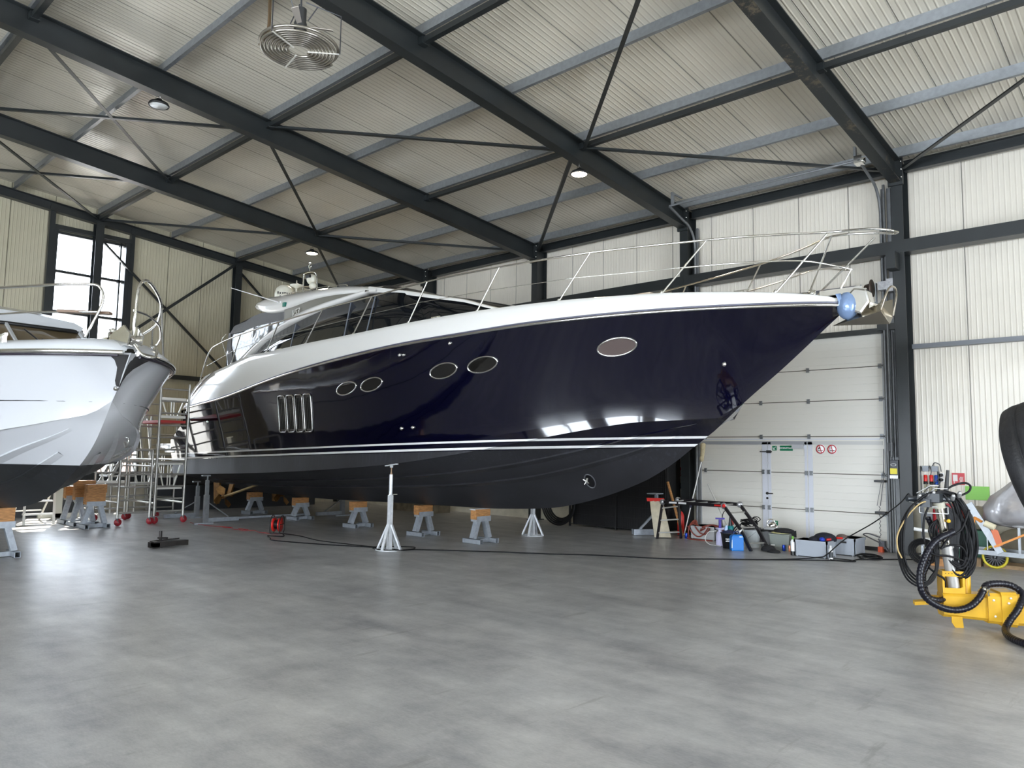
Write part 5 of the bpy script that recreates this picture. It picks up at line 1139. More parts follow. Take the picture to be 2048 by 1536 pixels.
# brushes leaning on the door
t=thing('wash_brush','long handled fleece mop leaning at the left edge of the door','mop',(14.7,8.2,0))
m=MB(); m.tube([(14.62,8.34,.02),(14.92,8.05,1.72)],.014,8); m.build('handle',mat('pale_pole',(.62,.62,.60),.35,.3),t)
m=MB(); m.tube([(14.91,8.06,1.62),(14.93,8.04,1.98)],.06,12,rads=[.035,.06]); m.sphere((14.93,8.04,1.96),(.06,.06,.05)); m.sphere((14.905,8.065,1.66),(.045,.045,.07)); m.build('fleece_pad',mat('cream_fleece',(.55,.47,.30),.95,bump=.8,bscale=60),t)
m=MB(); m.tube([(14.72,8.24,.60),(14.755,8.21,.80)],.018,8); m.build('grip',mat('navy_grip',(.02,.02,.06),.5),t)
m=MB(); m.tube([(15.08,8.02,1.12),(14.80,7.30,.02)],.015,8); tag(m.build('telescopic_pole',mat('pale_pole',(0,0,0))),'silver telescopic pole leaning at an angle against the door','pole')
# hose over a grey crate
def crate(name,x0,y0,x1,y1,h,label,mt,group=None,cat='crate',handle=True):
    t=thing(name,label,cat,((x0+x1)/2,(y0+y1)/2,0),group)
    m=MB(); w=.012
    for a,b in (((x0,y0,0),(x0+w,y1,h)),((x1-w,y0,0),(x1,y1,h)),((x0,y0,0),(x1,y0+w,h)),((x0,y1-w,0),(x1,y1,h)),((x0,y0,0),(x1,y1,w))): m.box(a,b)
    m.build('shell',mt,t)
    m=MB(); r=.014
    for a,b in (((x0-r,y0-r,h-.045),(x0+w,y1+r,h)),((x1-w,y0-r,h-.045),(x1+r,y1+r,h)),((x0-r,y0-r,h-.045),(x1+r,y0+w,h)),((x0-r,y1-w,h-.045),(x1+r,y1+r,h))): m.box(a,b)
    for xx,yy in ((x0-r*.6,y0+.03),(x0-r*.6,y1-.05)): m.box((xx,yy,.0),(xx+r,yy+.018,h-.04))
    for xx in (x0+.03,x1-.05): m.box((xx,y0-r*.6,.0),(xx+.018,y0,h-.04))
    m.build('rim',mt,t)
    if handle:
        m=MB(); yc=(y0+y1)/2; m.box((x0-r-.002,yc-.05,h-.085),(x0-.001,yc+.05,h-.055)); m.build('hand_hole',BLACKP,t)
    return t
GC=mat('crate_grey',(.36,.39,.44),.45); GCD=mat('crate_grey_light',(.42,.42,.42),.5)
t=crate('storage_crate',14.25,7.42,14.75,7.98,.27,'pale grey crate draped with brown hose, left end of the row by the door',GCD,handle=False)
RH=mat('brown_red_hose',(.22,.045,.03),.45)
m=MB()
for k in range(6):
    a=.03*k; m.tube(smooth([(14.22+a*.3,8.02,.02),(14.22,8.0,.20+a*.3),(14.30+a*.8,7.95,.30+a*.5),(14.28,7.80,.27-a*.6),(14.24,7.66,.25+.03*math.sin(k)),(14.3,7.52,.31),(14.3+a,7.40,.26),(14.4+a,7.3,.12)],5),.013,6)
m.tube(smooth([(14.2,8.02,.26),(14.2,7.9,.12),(14.2,7.78,.06),(14.2,7.65,.12),(14.2,7.55,.26)],5),.013,6); m.tube(smooth([(14.2,8.0,.05),(14.1,7.95,.015),(14.05,7.7,.012),(14.1,7.4,.012)],5),.013,6); m.tube(smooth([(14.2,7.85,.26),(14.18,7.72,.14),(14.2,7.6,.13),(14.18,7.5,.25)],5),.013,6)
tag(m.build('garden_hose',RH),'reddish brown hose draped over the grey crate left of the sprayer','hose')
# cans
def can(x,y,mt,label,h=.115,r=.031):
    t=thing('drink_can',label,'can',(x,y,0)); m=MB(); m.lathe([(0,0),(r*.8,0),(r,.01),(r,h-.014),(r*.82,h-.002)],(x,y,0),(0,0,1),18); m.build('body',mt,t)
    m=MB(); m.lathe([(r*.82,h-.002),(r*.8,h),(0,h-.003)],(x,y,0),(0,0,1),18); m.build('lid',ALU,t); return t
CB=mat('can_blue',(.01,.05,.38),.3,.5); CO=mat('can_orange',(.62,.26,.14),.35,.4)
can(14.2,8.05,CB,'blue drink can alone on the floor at the foot of the dark column')
can(13.74,5.78,CB,'blue drink can in front of the clear plastic box')
can(13.75,5.67,CO,'orange drink can between the blue can and the tall bottle')
# sprayer
t=thing('pressure_sprayer','white garden pressure sprayer with purple pump handle','sprayer',(13.55,6.95,0))
SW=mat('milky_plastic',(.60,.58,.80),.4); PU=mat('purple_plastic',(.05,.03,.30),.4)
m=MB(); m.lathe([(0,0),(.07,0),(.08,.02),(.078,.20),(.065,.25),(.035,.28),(.035,.30),(.085,.32),(.09,.345),(.03,.33)],(13.55,6.95,0),(0,0,1),24); m.build('tank',SW,t)
m=MB(); m.tube([(13.55,6.95,.30),(13.55,6.95,.50)],.028,12); m.bar((13.50,7.02,.52),(13.60,6.88,.52),.035,.03); m.build('pump_handle',PU,t)
m=MB(); m.tube(smooth([(13.52,7.02,.28),(13.46,7.15,.25),(13.42,7.2,.12),(13.42,7.12,.03),(13.4,6.98,.02),(13.4,6.86,.01)]),.008,6); m.build('hose',mat('clear_hose',(.6,.6,.58),.4),t)
# polisher standing on black bucket
t=thing('black_bucket','black builders bucket with a white label, full of wash gear','bucket',(13.32,6.66,0))
m=MB(); m.lathe([(0,.0),(.115,.0),(.15,.27),(.16,.275),(.16,.29),(.145,.29),(.112,.02),(0,.02)],(13.34,6.66,0),(0,0,1),28); m.build('shell',mat('bucket_black',(.014,.014,.016),.4),t)
xx=Vector((-.80,-.6,0)).normalized(); c_=Vector((13.34,6.66,.165))+xx*.134
m=MB(); m.loft([[Vector((13.34,6.66,z))+Vector((math.cos(a),math.sin(a),0))*(.118+.13*z+.002) for a in lin(3.14,4.35,6)] for z in (.13,.19)]); m.build('label_plate',SWHITE,t)
for i,ch in enumerate('GERI'):
    a=3.36+.19*i; p=Vector((13.34,6.66,.16))+Vector((math.cos(a),math.sin(a),0))*.1425; text('lettering',ch,.045,SBLK,t,p,(-math.sin(a)*-1*-1,math.cos(a),0),(0,0,1),.001,bold=.002)
m=MB(); m.lathe([(.016,0),(.0,.001)],Vector((13.34,6.66,.16))+Vector((math.cos(3.2),math.sin(3.2),0))*.1425,(math.cos(3.2),math.sin(3.2),0),12); m.build('logo_dot',SBLK,t)
t=thing('angle_polisher','upright green and black power polisher behind the sprayer','power tool',(13.85,6.95,.0))
m=MB(); m.lathe([(0,.0),(.06,.0),(.07,.05),(.06,.24),(0,.24)],(13.85,6.88,0),(0,0,1),16); m.tube([(13.85,6.88,.36),(13.85,6.88,.58)],.03,12,rads=[.045,.018]); m.build('body',mat('tool_dark',(.02,.025,.03),.4),t)
m=MB(); m.lathe([(.055,.24),(.065,.27),(.062,.35),(.045,.37)],(13.85,6.88,0),(0,0,1),16); m.build('housing',mat('tool_teal',(.0,.20,.22),.4),t)
m=MB(); m.tube(smooth([(13.85,6.88,.58),(13.83,6.92,.66),(13.80,6.99,.64),(13.79,7.03,.5),(13.8,7.02,.3)]),.008,6); m.build('cord',RUBBER,t)
m=MB(); m.tube([(13.8,6.80,.40),(13.82,6.84,.5)],.018,8); m.build('side_handle',mat('tool_redbrown',(.25,.04,.03),.4),t)
# things in black bucket
m=MB(); m.sphere((13.36,6.68,.285),(.12,.12,.06),14); tag(m.build('wash_mitt',mat('navy_cloth',(.015,.02,.06),.8,bump=.8,bscale=20)),'dark blue cloth on top of the black bucket','cloth')
m=MB(); m.lathe([(0,0),(.03,0),(.032,.09),(.015,.12),(0,.12)],(13.30,6.70,.30),(.5,.2,1),12); m.bar((13.34,6.71,.40),(13.27,6.67,.41),.03); tag(m.build('spray_bottle',mat('spray_white_blue',(.45,.60,.85),.4)),'small blue and white spray bottle lying on the black bucket','bottle')
# cable heap on the white bucket
def pail(x,y,h,r,mt,label,lid=None,bail=False):
    t=thing('plastic_pail',label,'bucket',(x,y,0)); m=MB(); m.lathe([(0,0),(r*.82,0),(r,h-.03),(r*1.05,h-.03),(r*1.05,h),(r*.95,h),(r*.8,.02),(0,.02)],(x,y,0),(0,0,1),28); m.build('shell',mt,t)
    if lid: m=MB(); m.lathe([(r*1.06,h-.03),(r*1.07,h+.012),(r*.9,h+.018),(0,h+.018)],(x,y,0),(0,0,1),28); m.build('lid',lid,t)
    if bail: m=MB(); m.tube(smooth([(x-r*.9,y+r*.5,h-.08),(x-r*1.02,y+r*.2,h-.18),(x-r*1.02,y-r*.1,h-.16),(x-r*.6,y-r*.86,h-.05)]),.004,5); m.build('bail',GREY,t)
    return t
pail(13.87,6.45,.36,.155,mat('white_pail',(.80,.84,.84),.4),'white plastic pail with black lid behind the blue jerrycan',BLACKP,True)
m=MB(); random.seed(3)
for k in range(9):
    r=.10+.02*random.random(); z0=.41+.012*k; ax_=random.random()*.3
    m.tube([(13.85+r*1.0*math.cos(a),6.50+r*1.4*math.sin(a),z0+.03*math.sin(a+k)+.02*math.cos(2*a+k)) for a in lin(0,2*math.pi,22)[:-1]],.008,6,closed=True)
m.tube(smooth([(13.78,6.6,.44),(13.62,6.68,.36),(13.58,6.70,.25),(13.54,6.62,.33),(13.6,6.55,.42)]),.012,6); m.tube(smooth([(13.85,6.5,.5),(13.88,6.38,.58),(13.86,6.28,.53),(13.85,6.4,.44)]),.008,6)
tag(m.build('cable_coil',RUBBER),'heap of black cable lying on the white pail','cable')
t=thing('jerrycan','bright blue plastic jerrycan in front of the pails','jerrycan',(13.22,6.40,0))
JB=mat('jerry_blue',(.0,.16,.55),.35)
dx,dy=Vector((.68,-.73,0)),Vector((.73,.68,0)); c_=Vector((13.13,6.41,0))
m=MB(); 
def jp(a,b,z): return c_+dx*a+dy*b+Vector((0,0,z))
m.loft([[jp(-.11*k,-.075*k,z),jp(.11*k,-.075*k,z),jp(.11*k,.075*k,z),jp(-.11*k,.075*k,z)] for z,k in ((0,.93),(.01,1),(.24,1),(.275,.85),(.29,.6))],sm=False,closed=True); m.add([jp(-.066,-.045,.29),jp(.066,-.045,.29),jp(.066,.045,.29),jp(-.066,.045,.29)],[(0,1,2,3)]); m.build('tank',JB,t,bevel=.008)
m=MB(); m.tube([jp(-.05,0,.285),jp(-.05,0,.33),jp(.03,0,.345),jp(.05,0,.285)],.012,8); m.lathe([(.024,0),(.024,.035),(0,.035)],jp(.085,0,.265),(0,0,1),12); m.build('handle',mat('dark_blue_cap',(.01,.03,.12),.4),t)
m=MB(); m.prism([jp(.03,-.077,.245),jp(.09,-.077,.245),jp(.09,-.077,.26),jp(.03,-.077,.26)],-dy*.002); m.prism([jp(-.113,-.07,.05),jp(-.107,-.07,.2),jp(-.10,-.078,.2),jp(-.10,-.078,.05)],-dy*.002); m.build('label',SWHITE,t)
m=MB(); m.lathe([(.018,0),(.022,.03),(.01,.045),(.01,.07)],(13.16,6.37,.335),(.6,-.5,.6),10); tag(m.build('nozzle',SWHITE),'small white nozzle on top of the blue jerrycan','nozzle')
pail(14.15,6.28,.32,.145,mat('grey_tub',(.42,.43,.44),.45),'grey tub behind the ladder, right of the white pail',mat('black_lid',(.02,.02,.02),.4))
t=thing('plastic_box','translucent plastic storage box filled with bottles','box',(13.95,5.86,0))
TB=mat('cloudy_box',(.30,.33,.30),.35,alpha=.82)
m=MB(); m.loft([[(13.80-k,5.70-k,z),(14.10+k,5.70-k,z),(14.10+k,6.08+k,z),(13.80-k,6.08+k,z)] for z,k in ((0,-.02),(.27,.0),(.275,.012),(.29,.012))],sm=False,closed=True); m.build('shell',TB,t)
m=MB()
for k,(x,y,h,r) in enumerate(((13.86,6.02,.2,.04),(13.88,5.90,.17,.045),(13.9,5.78,.22,.035),(14.02,5.95,.24,.04))): m.lathe([(0,.01),(r,.01),(r,h),(r*.4,h+.03),(0,h+.03)],(x,y,0),(0,0,1),12)
m.build('bottles_inside',mat('box_bottles',(.05,.07,.16),.5),t); m=MB(); m.lathe([(0,.01),(.05,.01),(.05,.035),(0,.035)],(13.84,6.02,.06),(0,0,1),14); m.build('pale_tin',WHITE,t)
m=MB(); m.sphere((13.93,5.85,.345),(.15,.2,.055),14); m.prism([(13.86,5.7,.33),(13.9,5.62,.37),(13.86,5.60,.25),(13.83,5.66,.28)],(.03,0,.0)); tag(m.build('black_gloves',mat('black_cloth',(.01,.01,.012),.85,bump=.8,bscale=22)),'black gloves and cloth heaped on the plastic box','gloves')
m=MB(); m.sphere((13.95,5.90,.308),(.17,.20,.018),14); tag(m.build('chamois',mat('yellow_cloth',(.55,.52,.25),.8)),'pale yellow cloth under the black gloves','cloth')
m=MB(); m.box((14.0,6.05,.34),(14.3,6.27,.38)); tag(m.build('crate_lid',GCD),'flat grey lid behind the tub','lid')
m=MB(); m.lathe([(0,0),(.06,0),(.07,.03),(.06,.12),(0,.13)],(14.12,6.2,.38),(.2,-.6,.5),18); m.lathe([(.05,0),(.05,.03),(.0,.03)],(14.2,6.12,.38),(0,0,1),16); m.tube(arc((14.12,6.18,.45),.08,0,6,16,(.5,-.8,0),(0,0,1)),.01,6); tag(m.build('metal_fittings',CHROME),'bright metal pipe fittings lying on the grey lid','fitting')
m=MB(); m.sphere((13.42,5.93,.02),(.12,.14,.10),14,z0=0); m.sphere((13.35,5.80,.01),(.10,.12,.05),12,z0=0); tag(m.build('black_bag',mat('black_cloth',(0,0,0))),'crumpled black bag at the foot of the ladder','bag')
# bottles
def bottle(x,y,h,r,mb_,mc,label,band=None,name='bottle'):
    t=thing(name,label,'bottle',(x,y,0)); m=MB(); m.lathe([(0,0),(r*.95,0),(r,.01),(r,h*.72),(r*.45,h*.84),(r*.42,h*.86)],(x,y,0),(0,0,1),20); m.build('body',mb_,t)
    m=MB(); m.lathe([(r*.5,h*.84),(r*.5,h),(0,h)],(x,y,0),(0,0,1),14); m.build('cap',mc,t)
    if band: m=MB(); m.lathe([(r*1.02,h*band[0]),(r*1.02,h*band[1])],(x,y,0),(0,0,1),20); m.build('label_band',band[2],t)
    return t
bottle(13.27,5.42,.33,.038,SWHITE,mat('cap_green',(.15,.4,.05),.4),'white bottle with green cap at the left end of the front crate',(0,.22,BLACKP))
bottle(13.20,4.74,.235,.033,SWHITE,SWHITE,'white capped dark labelled bottle at the right end of the front crate',(.15,.55,mat('dark_label',(.04,.045,.05),.4)))
crate('storage_crate',13.24,4.82,13.66,5.37,.285,'front grey plastic crate beside the tall green capped bottle',GC,'grey stacking crates',handle=False)
crate('storage_crate',13.97,4.60,14.50,4.98,.30,'rear grey plastic crate closest to the door foot',GC,'grey stacking crates')
m=MB(); m.sphere((13.60,4.98,.30),(.16,.20,.11),16,z0=-.3); m.sphere((13.55,5.12,.28),(.12,.12,.06),14,z0=-.3); tag(m.build('folded_jacket',mat('navy_jacket',(.008,.009,.02),.85,bump=1,bscale=16)),'dark navy jacket bundled in the front crate','jacket')
m=MB(); m.sphere((13.44,4.97,.30),(.04,.05,.04),12); tag(m.build('blue_ball',mat('blue_cloth',(.01,.04,.40),.6)),'bright blue bundled rag on the jacket','cloth')
m=MB(); m.tube([(13.45,4.90,.30),(13.5,4.84,.31)],.02,8); m.tube([(13.62,4.78,.33),(13.75,4.74,.32)],.02,8); tag(m.build('red_grips',RED),'red tool grips sticking out of the front crate','tool')
m=MB(); m.sphere((14.1,4.86,.31),(.08,.10,.05),12); tag(m.build('brown_cloth',mat('brown_cloth',(.14,.10,.09),.9)),'brown cloth in the rear crate','cloth')

# ================================================================== right hand side
# sockets on the wall
for i,(y,lb) in enumerate(((3.75,'left grey wall junction box above two red sockets'),(3.60,'right grey wall junction box above the blue socket'))):
    m=MB(); m.box((XW-.09,y-.05,1.50),(XW-.0,y+.05,1.60)); tag(m.build('junction_box',mat('socket_grey',(.26,.28,.31),.5),bevel=.006),lb,'box')
for y,mt,lb in ((3.76,RED,'left red industrial plug'),(3.665,RED,'right red industrial plug with black coupling'),(3.585,mat('plug_blue',(.01,.06,.35),.4),'blue industrial plug')):
    m=MB(); m.lathe([(.028,0),(.03,.02),(.03,.13),(.02,.14),(0,.14)],(XW-.05,y,1.30),(0,0,1),14); o=tag(m.build('industrial_plug',mt),lb+' on the wall sockets','plug')
    m=MB(); m.lathe([(.034,0),(.034,.05),(.02,.05)],(XW-.05,y,1.27),(0,0,1),14); m.build('coupling',BLACKP if mt is RED else mt,o)
m=MB()
for z in (1.44,1.355): m.box((XW-.04,3.46,z-.035),(XW,3.53,z+.035)); m.lathe([(.03,0),(.03,.06),(0,.06)],(XW-.04,3.5,z),(-1,0,0),12,1)
tag(m.build('wall_socket',[WHITE,BLACKP]),'double wall socket with two black plugs','socket')
m=MB()
m.tube(smooth([(XW-.03,3.81,1.5),(XW-.03,3.84,1.58),(XW-.03,3.84,1.2),(XW-.03,3.84,1.0)]),.008,6); m.tube(smooth([(XW-.05,3.64,1.60),(XW-.05,3.60,1.66),(XW-.05,3.52,1.62),(XW-.05,3.5,1.5)]),.008,6); m.tube(smooth([(XW-.06,3.7,1.56),(XW-.06,3.68,1.6),(XW-.06,3.66,1.5),(XW-.06,3.67,1.44)]),.008,6)
m.tube(smooth([(XW-.1,3.5,1.42),(XW-.12,3.6,1.3),(XW-.14,3.75,1.15),(XW-.2,3.9,.95)]),.007,6); m.tube(smooth([(XW-.1,3.5,1.33),(XW-.12,3.55,1.2),(XW-.12,3.57,.95),(XW-.2,3.5,.5)]),.007,6)
m.tube([(XW-.04,3.55,1.5),(XW-.04,3.55,.9)],.018,6); tag(m.build('socket_cables',mat('cable_grey',(.06,.065,.07),.5)),'dark grey cables looping between the wall sockets','cable')
m=MB()
for k in range(3): m.tube(smooth([(XW-.06,3.76-.09*k,1.27),(XW-.08,3.77-.09*k,1.1),(XW-.06,3.72-.08*k,.95)]),.016,6)
tag(m.build('hanging_straps',mat('strap_tan',(.35,.33,.22),.7)),'tan cables hanging below the wall plugs','cable')
m=MB(); m.box((XW-.05,3.80,.2),(XW-.04,3.86,.85)); m.box((XW-.09,3.66,.62),(XW-.03,3.75,.75)); m.tube([(XW-.06,3.72,.62),(XW-.06,3.72,.5),(XW-.2,3.3,.42)],.008,6); tag(m.build('wall_hardware',mat('socket_grey',(0,0,0))),'small grey box and perforated strip low on the wall','box')
m=MB(); m.box((XW-.022,2.77,1.02),(XW-.002,3.14,1.26)); tag(m.build('green_board',mat('lime_green',(.25,.60,.10),.5),bevel=.008),'lime green rounded board fixed flat on the wall','board')
# red cabinet / extinguisher behind hoses
m=MB(); m.box((14.85,3.12,.55),(15.1,3.42,.95)); m.tube([(14.9,3.5,.4),(14.9,3.5,.85)],.07,12); o=tag(m.build('red_cabinet',mat('dull_red',(.42,.02,.03),.5)),'dull red cabinet with a white label behind the hoses','cabinet')
m=MB(); m.box((14.845,3.14,.80),(14.85,3.24,.90)); m.build('label',SWHITE,o)
m=MB(); m.box((14.75,2.72,.0),(15.0,3.25,.54)); tag(m.build('green_crate',mat('dark_green_plastic',(.01,.09,.05),.5),bevel=.02),'dark green crate behind the trailer frame','crate')
m=MB(); m.sphere((14.9,2.88,.74),(.14,.20,.20),14,z0=-.95); m.sphere((15.02,2.30,.30),(.20,.38,.30),14,z0=-.95); tag(m.build('beige_sack',mat('beige_sack',(.28,.25,.19),.85,bump=1,bscale=7)),'beige plastic sacks heaped behind the galvanised ladder frame','sack')
# tarp covered object
m=MB(); random.seed(11); rows=[]
prof=[(.0,1.40),(.16,1.36),(.34,1.12),(.44,.92),(.42,.78),(.30,.70),(.12,.66)]
for i,(r,z) in enumerate(prof):
    rows.append([(14.45+ (r*1.0+.01)*math.cos(a)*(1+.10*math.sin(6*a+.5*i)+.05*math.sin(13*a+i)),2.08+(r*1.45+.01)*math.sin(a)*(1+.07*math.sin(7*a+i*1.7)),z+.03*math.sin(3*a+i)) for a in lin(0,2*math.pi,56)[:-1]])
m.loft(rows,closed=True); tc=thing('covered_outboard','silver grey tarpaulin wrapped over a bulky object on the trailer','cover',(14.45,2.08,.2)); m.build('tarpaulin',mat('silver_tarp',(.50,.50,.53),.32,.25,bump=2.5,bscale=3.2),tc)
m=MB(); m.box((14.2,1.7,.30),(14.42,2.12,.70)); m.sphere((14.4,2.05,.68),(.2,.3,.05)); m.build('stand',mat('pale_plastic_sheet',(.6,.6,.62),.5),tc)
# hand trailer with yellow wheel
t=thing('hand_trailer','galvanised hand trailer with a yellow rimmed black wheel','trailer',(14.1,2.3,0))
m=MB(); m.bar((14.08,2.95,.26),(14.02,1.4,.24),.05,.07); m.bar((14.5,2.95,.27),(14.45,1.4,.26),.05,.06); m.bar((14.05,2.9,.26),(14.5,2.9,.27),.05,.06); m.bar((14.05,1.9,.25),(14.5,1.9,.26),.05,.06); m.build('chassis',GALV,t)
WY=2.53; WXC=14.18
m=MB(); m.tube([(WXC,WY+.165*math.cos(a),.185+.165*math.sin(a)) for a in lin(0,2*math.pi,36)[:-1]],.020,10,closed=True); wy=m.build('tyre',mat('wheel_yellow',(.60,.50,.03),.45),t)
m=MB()
for k in range(20):
    a=k*math.pi/10; m.bar((WXC,WY+.02*math.cos(a),.185+.02*math.sin(a)),(WXC,WY+.15*math.cos(a),.185+.15*math.sin(a)),.012,.016)
m.lathe([(.13,-.006),(.13,.006),(0,.006)],(WXC+.01,WY,.185),(-1,0,0),24); m.lathe([(.15,-.012),(.15,.012),(.142,.012),(.142,-.012)],(WXC,WY,.185),(1,0,0),32); m.build('spokes',BLACKP,wy)
m=MB(); m.lathe([(.015,-.04),(.015,.03),(0,.03)],(WXC,WY,.185),(-1,0,0),10); m.bar((WXC+.03,WY,.185),(14.5,WY,.185),.03); m.build('axle',GALV,t)
m=MB(); m.bar((14.06,2.84,1.02),(14.02,2.42,.27),.10,.05,up=(1,0,0)); m.bar((14.04,2.60,.30),(14.04,2.60,.62),.015); m.bar((14.04,2.17,.26),(14.04,2.17,.68),.035); m.build('winch_post',GALV,t)
m=MB(); m.bar((14.0,2.50,.36),(14.0,2.02,.62),.05,.03); m.bar((14.02,2.76,.80),(13.98,2.66,.74),.05,.03); m.tube([(13.99,2.75,.8),(13.99,2.77,.62)],.008,6); m.build('orange_arm',mat('orange_plastic',(.75,.28,.05),.45),t)
m=MB(); m.tube([(13.99,2.62,.72),(13.98,2.48,.66)],.05,12); m.build('cream_pad',mat('cream_plastic',(.75,.68,.48),.5),t)
m=MB(); m.prism([(13.98,2.55,.66),(13.98,2.44,.62),(13.98,2.38,.40),(13.98,2.46,.36)],(.01,0,0)); m.build('coral_strap',mat('coral_strap',(.70,.20,.10),.7),t)
m=MB(); m.box((14.26,1.4,.0),(14.72,2.70,.06)); m.box((14.24,2.74,.0),(14.4,2.86,.13)); tag(m.build('wooden_pallet',mat('pallet_wood',(.30,.20,.11),.8,noise=.3)),'wooden pallet on the floor behind the yellow wheel','pallet')
# second cart with clutter, behind the hoses
t=thing('tool_trolley','low trolley with white and chrome clutter behind the hoses','trolley',(14.0,3.2,0))
m=MB(); m.box((13.9,2.95,.30),(14.3,3.55,.34)); m.bar((13.9,3.0,.0),(13.9,3.0,.30),.04); m.bar((14.3,3.5,.0),(14.3,3.5,.30),.04); m.bar((13.9,3.5,.0),(13.9,3.5,.30),.04); m.bar((14.3,3.0,.0),(14.3,3.0,.30),.04); m.build('shelf',GALV,t)
m=MB(); m.tube([(13.9,3.62,.56),(13.9,3.42,.54)],.03,10); m.tube([(13.95,3.42,.54),(13.95,3.26,.50)],.025,10,1); m.box((13.9,3.1,.38),(14.1,3.5,.42)); m.tube([(13.9,3.5,.36),(14.2,3.1,.38)],.03,8); m.build('white_tools',[WHITE,mat('tool_dark',(0,0,0))],t)
m=MB()
for k in range(5): m.tube([(13.72+.02*k,3.45+(.22-.02*k)*math.cos(a),.22+(.20-.02*k)*math.sin(a)) for a in lin(0,2*math.pi,26)[:-1]],.012,6,closed=True)
tag(m.build('hose_coil',RUBBER),'black hose coil hanging low in front of the column foot','hose')
t_=MB(); t_.box((13.8,3.05,.0),(14.2,3.4,.12)); tag(t_.build('timber_offcuts',TIMBER),'brown timber offcuts on the floor behind the hose loops','timber')

# yellow hydraulic boat mover
t=thing('boat_mover','yellow hydraulic boat transporter arm lying at the right edge','machine',(9.4,1.6,0))
YEL=mat('machine_yellow',(.60,.34,.02),.38,coat=.2,noise=.12,nscale=5)
Bd=Vector((.50,-.86,0)).normalized(); Bn=Vector((.86,.50,0)).normalized(); O=Vector((8.93,2.10,0))
def bp3(s,n_,z): return O+Bd*s+Bn*n_+Vector((0,0,z))
def sect(s,w,z0,z1,r=.03): return [bp3(s,-w+r,z0),bp3(s,-w,z0+r),bp3(s,-w,z1-r),bp3(s,-w+r,z1),bp3(s,w-r,z1),bp3(s,w,z1-r),bp3(s,w,z0+r),bp3(s,w-r,z0)]
m=MB(); m.loft([sect(s,w,z0,z1) for s,w,z0,z1 in ((0,.10,.10,.34),(.36,.12,.085,.345),(.40,.12,.08,.345))],sm=False,closed=True); m.add(sect(0,.10,.10,.34),[list(range(8))]); m.build('front_beam',YEL,t)
m=MB(); m.loft([sect(s,w,z0,z1) for s,w,z0,z1 in ((.40,.14,.065,.365),(.52,.14,.06,.365),(.52,.15,.045,.38),(.66,.155,.04,.385),(.66,.135,.055,.365),(3.2,.135,.06,.365))],sm=False,closed=True); m.add(sect(.40,.14,.065,.365),[list(range(8))]); m.build('rear_beam',YEL,t)
for s,z in ((.45,.30),(.46,.14),(.60,.33),(.58,.28),(.60,.15),(.80,.30),(.82,.13)):
    m=MB(); m.lathe([(.012,0),(.010,.008),(0,.010)],bp3(s,-.158 if .5<s<.67 else -.142,z),-Bn,10); m.build('bolt_head',mat('bolt_pale',(.75,.73,.65),.4),t)
m=MB(); m.prism([bp3(.07,-.10,.11),bp3(.17,-.10,.11),bp3(.18,-.10,.0),bp3(.10,-.10,.0),bp3(.07,-.10,.05)],Bn*.012); m.build('foot_plate',YEL,t)
m=MB(); m.prism([bp3(-.27,-.09,.235),bp3(.0,-.06,.26),bp3(.0,.10,.26),bp3(-.27,-.03,.245)],(0,0,-.035)); m.prism([bp3(-.16,.05,.29),bp3(0,.04,.29),bp3(0,.10,.29)],(0,0,-.03)); m.build('front_lip',YEL,t)
m=MB()
for a,b in ((-.0,.02),(.19,.21)): m.prism([bp3(a,-.09,.34),bp3(b,-.09,.34),bp3(b,-.09,.56),bp3(a,-.09,.56)],Bn*.17)
m.prism([bp3(.0,-.095,.51),bp3(.21,-.095,.51),bp3(.21,-.095,.565),bp3(.0,-.095,.565)],Bn*.012); m.prism([bp3(.0,-.095,.34),bp3(.21,-.095,.34),bp3(.21,-.095,.395),bp3(.0,-.095,.395)],Bn*.012); m.prism([bp3(.21,-.095,.42),bp3(.21,-.095,.395),bp3(.16,-.095,.395)],Bn*.012); m.prism([bp3(.0,.07,.36),bp3(.21,.07,.36),bp3(.21,.07,.56),bp3(.0,.07,.56)],Bn*.012); br=m.build('bracket_frame',YEL,t)
m=MB(); 
for k in range(6): m.lathe([(.005,0),(0,.001)],bp3(.03+.03*k,-.0955,.54),-Bn,8)
m.build('bracket_holes',BLACKP,br)
m=MB(); m.lathe([(.045,0),(.045,.05),(0,.05)],bp3(.245,-.02,.54),(0,0,1),18); m.lathe([(.042,0),(.042,.2)],bp3(.245,-.02,.345),(0,0,1),18); m.build('top_boss',YEL,t)
m=MB(); m.lathe([(.018,0),(.018,.05),(.03,.065),(.034,.085),(.022,.11),(0,.112)],bp3(.245,-.02,.585),(0,0,1),16); m.build('ball_hitch',mat('rusty_steel',(.16,.08,.05),.35,.8),t)
Ctop=Vector((8.83,2.06,1.27)); Cbot=bp3(.13,-.02,.38); cd_=(Ctop-Cbot)
m=MB(); m.tube([Cbot,Cbot+cd_*.48],.056,20); m.tube([Cbot+cd_*.47,Cbot+cd_*.50],.068,20); m.build('cylinder_barrel',mat('ground_steel',(.50,.49,.47),.35,.5),t)
m=MB(); m.tube([Cbot+cd_*.50,Ctop],.045,20); m.build('cylinder_rod',mat('satin_steel',(.62,.58,.5),.18,1),t)
m=MB(); m.tube([Ctop-cd_*.07,Ctop],.058,16); m.build('cylinder_collar',mat('cream_collar',(.40,.38,.30),.5),t)
